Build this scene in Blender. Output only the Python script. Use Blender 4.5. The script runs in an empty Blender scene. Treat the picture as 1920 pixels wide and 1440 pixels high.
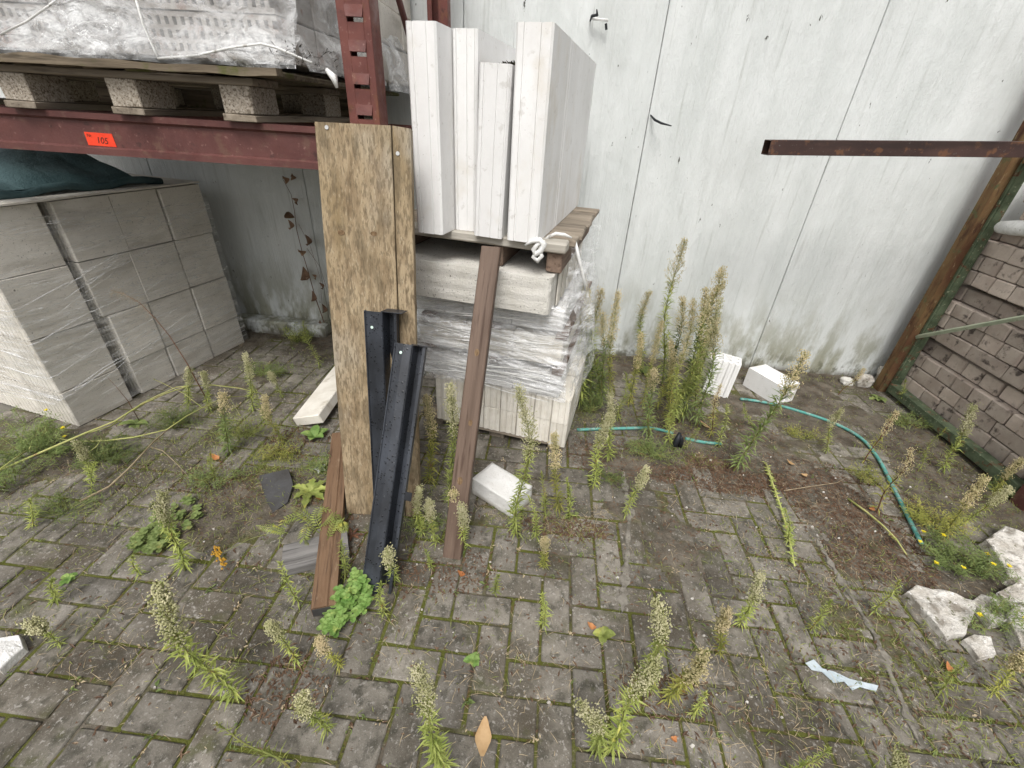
import bpy, math, random
import numpy as np
from mathutils import Vector, Matrix, noise
random.seed(11)
R = math.radians
SC = bpy.context.scene
COL = SC.collection

# ------------------------------------------------------------------ camera
CAM_H = 1.42
F_PX = 815.0
_d = Vector((-80, 1335, F_PX)).normalized()          # down, in camera axes (x right, y down, z forward)
_y = Vector((91, -492, F_PX)); _y = (_y - _y.dot(_d) * _d).normalized()
_x = _d.cross(_y)
if _x.x < 0: _x = -_x
_z = -_d
W2C = Matrix((_x, _y, _z))                            # rows: world axes in camera axes
cam = bpy.data.cameras.new('camera')
cam.sensor_width = 36; cam.lens = 36 * F_PX / 1920; cam.clip_start = 0.03; cam.clip_end = 500
camo = bpy.data.objects.new('camera', cam); COL.objects.link(camo)
cr = Vector((_x.x, _y.x, _z.x)); cu = -Vector((_x.y, _y.y, _z.y)); cb = -Vector((_x.z, _y.z, _z.z))
camo.matrix_world = Matrix(((cr.x, cu.x, cb.x, 0), (cr.y, cu.y, cb.y, 0), (cr.z, cu.z, cb.z, CAM_H), (0, 0, 0, 1)))
SC.camera = camo
CP = Vector((0, 0, CAM_H))
def ray(px, py): return W2C @ Vector((px - 960, py - 720, F_PX))
def gz(px, py, z=0.0):
    r = ray(px, py); return CP + r * ((z - CAM_H) / r.z)
def gy(px, py, Y):
    r = ray(px, py); return CP + r * (Y / r.y)
def gx(px, py, X):
    r = ray(px, py); return CP + r * (X / r.x)
def proj(p):
    c = W2C.transposed() @ (Vector(p) - CP)
    return 960 + F_PX * c.x / c.z, 720 + F_PX * c.y / c.z, c.z

# ------------------------------------------------------------------ light: overcast daylight
world = bpy.data.worlds.new('World'); SC.world = world; world.use_nodes = True
nt = world.node_tree; nt.nodes.clear()
sky = nt.nodes.new('ShaderNodeTexSky'); sky.sky_type = 'NISHITA'; sky.sun_disc = False
SUN_EL, SUN_AZ = 56, 184                       # degrees; azimuth clockwise from +Y
sky.sun_elevation = R(SUN_EL); sky.sun_rotation = R(SUN_AZ)
sky.air_density = 1.0; sky.dust_density = 6.0; sky.ozone_density = 1.0
hs = nt.nodes.new('ShaderNodeHueSaturation'); hs.inputs['Saturation'].default_value = 0.22
bg = nt.nodes.new('ShaderNodeBackground'); bg.inputs['Strength'].default_value = 0.15
wo = nt.nodes.new('ShaderNodeOutputWorld')
nt.links.new(sky.outputs[0], hs.inputs['Color']); nt.links.new(hs.outputs[0], bg.inputs['Color']); nt.links.new(bg.outputs[0], wo.inputs[0])
sun = bpy.data.lights.new('sun', 'SUN'); sun.energy = 1.5; sun.angle = R(24); sun.color = (1.0, 0.97, 0.93)
suno = bpy.data.objects.new('sun', sun); COL.objects.link(suno)
sd = Vector((math.sin(R(SUN_AZ)) * math.cos(R(SUN_EL)), math.cos(R(SUN_AZ)) * math.cos(R(SUN_EL)), math.sin(R(SUN_EL))))
suno.rotation_euler = sd.to_track_quat('Z', 'Y').to_euler(); suno.location = (0, -3, 6)
SC.view_settings.view_transform = 'Standard'; SC.view_settings.look = 'None'
SC.view_settings.gamma = 1; SC.view_settings.use_curve_mapping = False
SC.view_settings.exposure = 0.12
SC.cycles.max_bounces = 5; SC.cycles.diffuse_bounces = 3; SC.cycles.glossy_bounces = 2; SC.cycles.transmission_bounces = 3; SC.cycles.transparent_max_bounces = 10

# ------------------------------------------------------------------ materials
def srgb(r, g, b):
    f = lambda c: (c / 255 / 12.92) if c / 255 <= 0.04045 else ((c / 255 + 0.055) / 1.055) ** 2.4
    return (f(r), f(g), f(b), 1)
class NT:
    def __init__(s, name):
        s.m = bpy.data.materials.new(name); s.m.use_nodes = True; s.t = s.m.node_tree; s.t.nodes.clear()
        s.out = s.n('ShaderNodeOutputMaterial'); s.b = s.n('ShaderNodeBsdfPrincipled'); s.l(s.b.outputs[0], s.out.inputs[0])
        tc = s.n('ShaderNodeTexCoord'); oi = s.n('ShaderNodeObjectInfo'); s.rand = oi.outputs['Random']
        sc = s.n('ShaderNodeMath'); sc.operation = 'MULTIPLY'; s.l(s.rand, sc.inputs[0]); sc.inputs[1].default_value = 37.0
        ad = s.n('ShaderNodeVectorMath'); ad.operation = 'ADD'; s.l(tc.outputs['Object'], ad.inputs[0]); s.l(sc.outputs[0], ad.inputs[1])
        s.co = ad.outputs[0]; s.rawco = tc.outputs['Object']
        g = s.n('ShaderNodeNewGeometry'); s.pos = g.outputs['Position']; s.geo = g
    def n(s, t): return s.t.nodes.new(t)
    def l(s, a, b): s.t.links.new(a, b)
    def vec(s, src, st):
        if st == (1, 1, 1): return src
        m = s.n('ShaderNodeMapping'); m.inputs['Scale'].default_value = st; s.l(src, m.inputs[0]); return m.outputs[0]
    def noise(s, scale, st=(1, 1, 1), detail=5, rough=0.6, src=None, dist=0.0):
        x = s.n('ShaderNodeTexNoise'); x.inputs['Scale'].default_value = scale; x.inputs['Detail'].default_value = detail
        x.inputs['Roughness'].default_value = rough; x.inputs['Distortion'].default_value = dist
        s.l(s.vec(src or s.co, st), x.inputs['Vector']); return x.outputs['Fac']
    def ramp(s, v, a, b, lo=0.0, hi=1.0):
        m = s.n('ShaderNodeMapRange'); m.inputs[1].default_value = a; m.inputs[2].default_value = b
        m.inputs[3].default_value = lo; m.inputs[4].default_value = hi; m.interpolation_type = 'SMOOTHSTEP'
        s.l(v, m.inputs[0]); return m.outputs[0]
    def math(s, op, a, b):
        m = s.n('ShaderNodeMath'); m.operation = op
        for i, q in enumerate((a, b)):
            if isinstance(q, (int, float)): m.inputs[i].default_value = q
            else: s.l(q, m.inputs[i])
        return m.outputs[0]
    def mix(s, f, a, b, mode='MIX'):
        m = s.n('ShaderNodeMix'); m.data_type = 'RGBA'; m.blend_type = mode
        if isinstance(f, (int, float)): m.inputs[0].default_value = f
        else: s.l(f, m.inputs[0])
        for i, q in ((6, a), (7, b)):
            if isinstance(q, tuple): m.inputs[i].default_value = q
            else: s.l(q, m.inputs[i])
        return m.outputs[2]
    def bump(s, h, dist, strength=1.0, prev=None):
        b = s.n('ShaderNodeBump'); b.inputs['Distance'].default_value = dist; b.inputs['Strength'].default_value = strength
        s.l(h, b.inputs['Height'])
        if prev is not None: s.l(prev, b.inputs['Normal'])
        return b.outputs[0]
MATS = {}
def make(name, c1, c2, scale=8, st=(1, 1, 1), rough=0.85, layers=(), bumps=(), rv=0.0, spec=0.3, metal=0.0, world_co=False, rough_noise=None, trans=None):
    """layers: (colour, scale, lo, hi, stretch, detail, strength, (z0,z1) or None)"""
    k = NT(name); src = k.pos if world_co else k.co
    n0 = k.noise(scale, st, 6, 0.62, src)
    c = k.mix(k.ramp(n0, 0.3, 0.7), c1, c2)
    for L in layers:
        col, sc, lo, hi, stt, det, amt, zr = (tuple(L) + ((1, 1, 1), 4, 1.0, None))[:8] if len(L) == 4 else L[:8]
        f = k.ramp(k.noise(sc, stt, det, 0.6, k.pos if len(L) == 9 else src), lo, hi, 0, amt)
        if zr:
            sp = k.n('ShaderNodeSeparateXYZ'); k.l(k.pos, sp.inputs[0])
            f = k.math('MULTIPLY', f, k.ramp(sp.outputs[2], zr[0], zr[1], 1, 0))
        c = k.mix(f, c, col)
    if rv:
        h = k.n('ShaderNodeHueSaturation'); k.l(c, h.inputs['Color'])
        k.l(k.ramp(k.rand, 0, 1, 1 - rv, 1 + rv), h.inputs['Value']); c = h.outputs[0]
    k.l(c, k.b.inputs['Base Color'])
    k.b.inputs['Metallic'].default_value = metal; k.b.inputs['Specular IOR Level'].default_value = spec
    if rough_noise: k.l(k.ramp(k.noise(rough_noise, (1, 1, 1), 4, 0.6, src), 0.35, 0.65, rough - 0.2, rough + 0.12), k.b.inputs['Roughness'])
    else: k.b.inputs['Roughness'].default_value = rough
    prev = None
    for (sc, stt, dist) in bumps:
        prev = k.bump(k.noise(sc, stt, 6, 0.65, src), dist, 1.0, prev)
    if prev is not None: k.l(prev, k.b.inputs['Normal'])
    if trans:
        k.b.inputs['Subsurface Weight'].default_value = 0.0
        t = k.n('ShaderNodeBsdfTranslucent'); k.l(c, t.inputs[0]); ms = k.n('ShaderNodeMixShader'); ms.inputs[0].default_value = trans
        k.l(k.b.outputs[0], ms.inputs[1]); k.l(t.outputs[0], ms.inputs[2]); k.l(ms.outputs[0], k.out.inputs[0])
    MATS[name] = k.m
    return k.m
I3 = (1, 1, 1)
M_paver = make('paver_concrete', (.118, .106, .087, 1), (.228, .208, .176, 1), 11, rough=.88, rv=.16, rough_noise=14, layers=[
    ((.065, .052, .034, 1), 2.6, .44, .62, I3, 8, .8, None, 'w'), ((.30, .28, .25, 1), 6, .58, .70, I3, 7, .55, None, 'w'), ((.07, .072, .028, 1), 11, .58, .68, I3, 8, .7, None, 'w'),
    ((.060, .056, .042, 1), 26, .48, .68, I3, 6, .85, None), ((.34, .32, .29, 1), 90, .58, .68, I3, 3, .7, None),
    ((.075, .078, .03, 1), 7, .56, .74, I3, 8, .6, None), ((.30, .285, .25, 1), 240, .6, .7, I3, 2, .5, None), ((.05,.045,.038,1), 160, .62, .7, I3, 2, .6, None)],
    bumps=[(190, I3, .0016), (45, I3, .003)])
M_soil = make('soil_and_moss', (.062, .050, .036, 1), (.165, .143, .112, 1), 11, world_co=True, rough=.95, layers=[
    ((.095, .105, .014, 1), 3.5, .38, .50, I3, 6, .9, (-.0045, .0005)), ((.085, .085, .03, 1), 5, .56, .70, I3, 8, .6, None), ((.13, .075, .042, 1), 40, .57, .68, I3, 4, .7, None),
    ((.27, .235, .19, 1), 150, .62, .70, I3, 3, .7, None), ((.03, .024, .018, 1), 60, .58, .7, I3, 5, .8, None)],
    bumps=[(120, I3, .006), (35, I3, .008)])
M_yard = make('yard_concrete', (.15, .14, .12, 1), (.22, .2, .175, 1), 2, world_co=True, rough=.9, bumps=[(60, I3, .002)])
M_wall = make('painted_concrete_wall', (.60, .63, .615, 1), (.72, .745, .735, 1), 3.2, (1.6, 1, .35), world_co=True, rough=.75, layers=[
    ((.42, .44, .41, 1), 16, .54, .76, (2.2, 1, .12), 7, .6, None), ((.50, .52, .50, 1), 1.4, .5, .75, (1, 1, .6), 4, .6, None),
    ((.20, .205, .18, 1), 55, .66, .74, (2.5, 1, .045), 6, .75, None),
    ((.76, .79, .78, 1), 9, .55, .75, (1.4, 1, .4), 6, .5, None),
    ((.07, .07, .055, 1), 30, .70, .745, (1.2, 1, .5), 4, .95, None),
    ((.24, .235, .15, 1), 7, .42, .62, (1.4, 1, .5), 8, .8, (.02, .70)),
    ((.10, .10, .055, 1), 22, .47, .62, (1, 1, .6), 7, .85, (.0, .22)),
    ((.10, .085, .06, 1), 12, .3, .5, I3, 7, .9, (.0, .07))],
    bumps=[(60, (2.5, 1, .05), .0040), (18, (1.2, 1, .6), .007), (200, I3, .0008)])
def redsteel(name, a, b, rust):
    return make(name, a, b, 7, rough=.6, spec=.45, rough_noise=20, layers=[
        (rust, 18, .54, .68, I3, 7, .75, None), ((.30, .17, .145, 1), 70, .62, .72, I3, 4, .5, None), ((.035, .018, .015, 1), 30, .6, .72, I3, 6, .6, None)],
        bumps=[(90, I3, .0009), (300, I3, .0003)])
M_red = redsteel('red_brown_steel', (.105, .032, .026, 1), (.175, .058, .045, 1), (.16, .065, .03, 1))
M_redbeam = redsteel('dark_red_beam_steel', (.085, .030, .027, 1), (.13, .05, .043, 1), (.14, .075, .055, 1))
M_tube = make('brown_tube_steel', (.036, .018, .015, 1), (.065, .034, .027, 1), 6, rough=.6, spec=.4, layers=[((.13, .06, .03, 1), 25, .56, .68), ((.10, .09, .085, 1), 90, .64, .70), ((.02, .012, .01, 1), 12, .5, .7, (.2, 1, 1), 5, .7, None)], bumps=[(120, I3, .0006)])
M_rust = make('rusty_angle_steel', (.10, .045, .024, 1), (.21, .135, .06, 1), 9, (1, 1, .35), rough=.9, layers=[
    ((.055, .022, .014, 1), 22, .5, .66, (1, 1, .3), 7, .85, None), ((.30, .235, .13, 1), 55, .6, .7, (1, 1, .4), 5, .7, None), ((.10, .11, .05, 1), 15, .55, .7)],
    bumps=[(110, I3, .003)])
M_greensteel = make('flaking_green_steel', (.055, .075, .042, 1), (.13, .165, .10, 1), 14, rough=.8, layers=[
    ((.13, .055, .03, 1), 30, .55, .64, I3, 7, .9, None), ((.32, .36, .24, 1), 60, .6, .7)], bumps=[(110, I3, .002)])
M_palegreen = make('pale_green_steel', (.33, .38, .27, 1), (.45, .49, .37, 1), 14, rough=.7, layers=[
    ((.15, .08, .05, 1), 30, .6, .68, I3, 7, .8, None)], bumps=[(110, I3, .001)])
def wood(name, a, b, dark, ax='z', rough=.85, extra=(), bs=1.0):
    st = {'x': (.06, 1, 1), 'y': (1, .06, 1), 'z': (1, 1, .06)}[ax]
    st2 = {'x': (.25, 1, 1), 'y': (1, .25, 1), 'z': (1, 1, .25)}[ax]
    return make(name, a, b, 30, st, rough=rough, rv=.14, layers=[
        (dark, 70, .52, .68, st, 6, .75, None), (dark, 11, .56, .72, st2, 2, .45, None)] + list(extra),
        bumps=[(110, st, .0022 * bs), (300, st2, .0008 * bs)])
M_board = wood('weathered_board_wood', (.20, .145, .085, 1), (.35, .275, .175, 1), (.12, .085, .05, 1), 'z', extra=[
    ((.44, .38, .27, 1), 170, .56, .68, (1, 1, .10), 4, .5, None), ((.20, .145, .07, 1), 6, .46, .68, (1, 1, .2), 2, .6, None), ((.13, .10, .06, 1), 22, .52, .66, (1, 1, .05), 4, .6, None), ((.36, .34, .29, 1), 4, .52, .70, (1, 1, .4), 3, .6, None), ((.10, .075, .045, 1), 130, .50, .60, (1, 1, .03), 5, .6, None), ((.10,.072,.04,1), 170, .58, .68, (1,1,.06), 4, .6, None)])
M_batten = wood('dark_brown_batten_wood', (.105, .070, .050, 1), (.17, .118, .088, 1), (.055, .03, .02, 1), 'z', rough=.6, extra=[
    ((.25, .19, .15, 1), 50, .62, .72, (1, 1, .3), 5, .4, None)])
M_redwood = wood('reddish_batten_wood', (.17, .098, .055, 1), (.26, .165, .10, 1), (.075, .045, .03, 1), 'y', extra=[
    ((.36, .27, .18, 1), 40, .6, .72, (1, .3, 1), 5, .5, None)])
M_pallet_x = wood('pallet_wood', (.20, .165, .125, 1), (.31, .265, .21, 1), (.085, .065, .048, 1), 'x')
M_pallet_y = wood('pallet_wood_along', (.20, .165, .125, 1), (.31, .265, .21, 1), (.085, .065, .048, 1), 'y')
M_darkwood = wood('mossy_pallet_wood', (.12, .095, .065, 1), (.215, .175, .125, 1), (.05, .04, .028, 1), 'x', extra=[
    ((.075, .085, .02, 1), 9, .52, .64, I3, 6, .85, None)])
M_palewood = wood('pale_pallet_wood', (.38, .35, .30, 1), (.52, .49, .43, 1), (.2, .17, .13, 1), 'x')
M_brownwood = wood('brown_stringer_wood', (.15, .105, .078, 1), (.23, .165, .125, 1), (.07, .045, .032, 1), 'y')
M_chip = make('pressed_chip_wood', (.30, .255, .20, 1), (.50, .45, .38, 1), 120, rough=.95, rv=.1, layers=[
    ((.14, .11, .08, 1), 160, .52, .62, I3, 3, .9, None), ((.62, .57, .5, 1), 90, .6, .7)], bumps=[(170, I3, .004)])
M_ks = make('white_sand_lime_stone', (.74, .735, .72, 1), (.84, .838, .83, 1), 5, (1, 1, .5), rough=.85, rv=.05, layers=[
    ((.62, .57, .48, 1), 5, .54, .74, (1, 1, .7), 7, .55, None), ((.50, .48, .44, 1), 28, .60, .70, I3, 5, .4, None), ((.42, .40, .36, 1), 90, .69, .74, I3, 3, .6, None), ((.60, .585, .55, 1), 7, .56, .75, (1, 1, .7), 7, .35, None)],
    bumps=[(220, I3, .0009), (60, I3, .0012)])
M_ks_cream = make('cream_sand_lime_brick', (.64, .60, .52, 1), (.77, .74, .67, 1), 9, rough=.9, rv=.07, layers=[
    ((.42, .37, .28, 1), 14, .56, .72, (1, 1, .3), 6, .6, None), ((.25, .22, .17, 1), 80, .69, .75, I3, 3, .7, None)], bumps=[(160, I3, .0014), (30, I3, .002)])
M_ks_grey = make('grey_sand_lime_block', (.60, .565, .50, 1), (.74, .705, .64, 1), 4, rough=.85, rv=.06, layers=[
    ((.36, .33, .28, 1), 9, .50, .7, (.35, .35, 1.4), 6, .55, None), ((.13, .12, .10, 1), 46, .69, .73), ((.20, .19, .16, 1), 130, .62, .70), ((.52, .50, .46, 1), 18, .6, .74, (.2, .2, 1.6), 6, .45, None)],
    bumps=[(140, I3, .0008), (24, (.3, .3, 1.6), .0015)])
M_rough = make('rough_grey_concrete', (.62, .60, .54, 1), (.74, .72, .67, 1), 10, rough=.95, layers=[
    ((.13, .12, .1, 1), 130, .62, .68, I3, 3, .9, None), ((.60, .58, .53, 1), 40, .58, .7)], bumps=[(140, I3, .004), (40, I3, .004)])
M_aac = make('white_aerated_concrete', (.74, .73, .70, 1), (.85, .845, .83, 1), 9, rough=.95, layers=[((.35, .31, .24, 1), 9, .35, .6, I3, 7, .75, (.0, .035)),
    ((.50, .47, .41, 1), 12, .6, .74, I3, 6, .5, None), ((.45, .43, .4, 1), 150, .63, .68, I3, 3, .6, None)], bumps=[(160, I3, .003), (40, I3, .004)])
M_rubble = make('dirty_white_rubble', (.52, .48, .42, 1), (.78, .75, .70, 1), 14, rough=.95, rv=.08, layers=[
    ((.20, .17, .13, 1), 18, .46, .64, I3, 8, .8, None), ((.12, .12, .05, 1), 40, .6, .7), ((.82, .8, .77, 1), 60, .6, .68)], bumps=[(160, I3, .006), (45, I3, .012)])
M_tbrick = make('taupe_clay_brick', (.36, .295, .25, 1), (.50, .43, .37, 1), 9, rough=.9, rv=.2, layers=[
    ((.36, .31, .27, 1), 24, .58, .72), ((.10, .08, .07, 1), 16, .56, .7)], bumps=[(120, I3, .002)])
M_pbrick = make('perforated_grey_brick', (.40, .37, .34, 1), (.52, .49, .46, 1), 12, rough=.9, rv=.12, layers=[
    ((.30, .20, .16, 1), 12, .56, .7)], bumps=[(120, I3, .0015)])
M_dark = make('hollow_shade_black', (.012, .011, .010, 1), (.02, .018, .015, 1), 20, rough=1)
M_tarp = make('teal_tarpaulin', (.045, .085, .092, 1), (.07, .125, .132, 1), 7, rough=.55, spec=.4, bumps=[(12, I3, .012), (500, I3, .0003)])
M_hose = make('turquoise_hose', (.07, .27, .235, 1), (.13, .36, .315, 1), 14, rough=.7, layers=[((.26, .36, .31, 1), 60, .52, .66), ((.13, .115, .085, 1), 25, .54, .66)])
M_plastic = make('black_plastic', (.012, .013, .016, 1), (.02, .022, .026, 1), 14, rough=.5)
M_slate = make('dark_slate', (.05, .047, .044, 1), (.075, .075, .077, 1), 14, rough=.7, layers=[((.14, .13, .12, 1), 60, .66, .74)], bumps=[(60, I3, .002)])
M_greyold = wood('weathered_grey_rail', (.12, .115, .11, 1), (.22, .21, .20, 1), (.05, .048, .046, 1), 'y', extra=[((.34, .33, .32, 1), 40, .6, .7, (1, .2, 1), 5, .6, None)])
M_paper = make('torn_pale_film', (.40, .47, .51, 1), (.60, .66, .69, 1), 14, rough=.45, bumps=[(60, I3, .004)])
M_sticker = make('orange_red_sticker', (.80, .055, .022, 1), (.86, .075, .03, 1), 14, rough=.5)
M_ink = make('pencil_ink', (.06, .02, .02, 1), (.09, .03, .02, 1), 14, rough=.7)
M_screw = make('galvanised_screw', (.4, .4, .39, 1), (.5, .5, .49, 1), 60, rough=.4, metal=.8)
M_dot = make('pale_mint_dot', (.55, .72, .62, 1), (.62, .78, .70, 1), 14, rough=.5)
# wet black coating with droplets
k = NT('wet_black_coating'); k.b.inputs['Base Color'].default_value = (.018, .022, .030, 1)
v = k.n('ShaderNodeTexVoronoi'); v.inputs['Scale'].default_value = 90; k.l(k.co, v.inputs['Vector'])
dm = k.math('MULTIPLY', k.ramp(v.outputs['Distance'], .42, .12), k.ramp(k.noise(30), .42, .55))
c = k.mix(k.ramp(k.noise(9, (1, 1, .4)), .35, .7), (.012, .014, .018, 1), (.040, .046, .058, 1)); c = k.mix(dm, c, (.006, .007, .009, 1))  # blue-grey mottling puts the sky's reflection into the coating colour
c = k.mix(k.ramp(k.noise(140), .68, .74), c, (.20, .21, .22, 1)); k.l(c, k.b.inputs['Base Color'])
k.l(k.ramp(dm, 0, 1, .42, .12), k.b.inputs['Roughness']); k.b.inputs['Specular IOR Level'].default_value = .5
k.l(k.bump(dm, .0005), k.b.inputs['Normal']); M_black = k.m
# plastic film
def film(name, alo, ahi, col=(.80, .81, .80, 1), st=(1, 1, 1), scale=10, bd=.006, ridge=.9):
    k = NT(name); k.b.inputs['Base Color'].default_value = col; k.b.inputs['Roughness'].default_value = .16
    k.b.inputs['Specular IOR Level'].default_value = .6
    n1 = k.noise(scale, st, 7, .7, k.pos, .6); n2 = k.noise(scale * .35, st, 4, .5, k.pos)
    a = k.math('MULTIPLY', k.ramp(n1, .38, .68, alo, 1.0), k.ramp(n2, .35, .65, .55, 1.0))
    a = k.math('MULTIPLY', a, ahi)
    rd = k.noise(scale * 1.1, st, 5, .55, k.pos, 1.6); rd = k.math('ABSOLUTE', k.math('SUBTRACT', rd, .5), 0)
    rd = k.math('MULTIPLY', k.ramp(rd, 0, .022, 1, 0), k.ramp(n2, .4, .6, .15, ridge)); a = k.math('MAXIMUM', a, rd); k.l(a, k.b.inputs['Alpha'])
    p = k.bump(k.noise(scale * 2.2, st, 6, .65, k.pos, .8), bd); k.l(k.bump(k.noise(scale * .8, st, 5, .6, k.pos, 1.2), bd * 2.5, 1, p), k.b.inputs['Normal'])
    return k.m
M_film_milky = film('milky_film', .25, .72, (.84, .85, .85, 1), (1, 1, 1.6), 9, .012)
M_film_stretch = film('stretched_film', .06, .55, (.93, .94, .95, 1), (.5, .5, 3.5), 11, .003)
M_film_thin = film('thin_stretched_film', .08, .34, (.80, .80, .78, 1), (.35, .35, 3.0), 8, .004)
M_film_solid = make('twisted_film', (.62, .62, .60, 1), (.82, .82, .80, 1), 30, rough=.35, spec=.5, layers=[((.35, .33, .3, 1), 40, .58, .7)], bumps=[(60, (1, 1, .3), .004)])
# plants
def leafm(name, a, b, rv=.25, tr=.3, tip=None):
    return make(name, a, b, 22, rough=.6, rv=rv, spec=.3, trans=tr, world_co=True, layers=([(tip, 30, .56, .7)] if tip else []))
M_leaf = leafm('fresh_green_leaf', (.23, .29, .065, 1), (.42, .46, .14, 1), tip=(.48, .46, .11, 1))
M_leafd = leafm('dull_green_leaf', (.12, .17, .05, 1), (.23, .285, .10, 1), tip=(.27, .27, .09, 1))
M_leafy = leafm('yellowing_leaf', (.26, .29, .06, 1), (.44, .42, .11, 1), tip=(.30, .16, .06, 1))
M_leafb = leafm('bright_clover_leaf', (.14, .27, .06, 1), (.28, .40, .12, 1), .1, .3, (.40, .48, .14, 1))
M_stem = leafm('green_stem', (.16, .19, .05, 1), (.26, .26, .09, 1), .2, .0, (.22, .12, .06, 1))
M_stemy = leafm('yellow_green_stalk', (.34, .38, .11, 1), (.50, .48, .20, 1), .1, .0, (.30, .20, .10, 1))
M_stemr = leafm('reddish_dead_stem', (.11, .05, .03, 1), (.18, .09, .05, 1), .2, .0)
M_head = leafm('cream_seed_head', (.38, .38, .17, 1), (.68, .64, .42, 1), .12, .2, (.30, .34, .12, 1))
M_headg = leafm('golden_seed_head', (.44, .40, .20, 1), (.74, .62, .38, 1), .12, .2, (.30, .26, .10, 1))
M_dry = leafm('dry_brown_leaf', (.12, .068, .042, 1), (.25, .155, .095, 1), .3, .2, (.40, .30, .20, 1))
M_tanleaf = leafm('tan_dry_leaf', (.42, .26, .12, 1), (.58, .40, .22, 1), .1, .2)
M_orangeleaf = leafm('orange_dry_leaf', (.46, .17, .06, 1), (.55, .26, .11, 1), .1, .2)
M_straw = leafm('dry_straw', (.26, .20, .12, 1), (.46, .38, .25, 1), .2, .1)
M_yel = leafm('yellow_petal', (.75, .62, .02, 1), (.85, .72, .05, 1), .05, .2)
M_ora = leafm('orange_blossom', (.50, .27, .03, 1), (.62, .38, .06, 1), .05, .1)
M_moss = make('dark_moss_clump', (.015, .013, .009, 1), (.04, .035, .02, 1), 60, rough=1)

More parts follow.
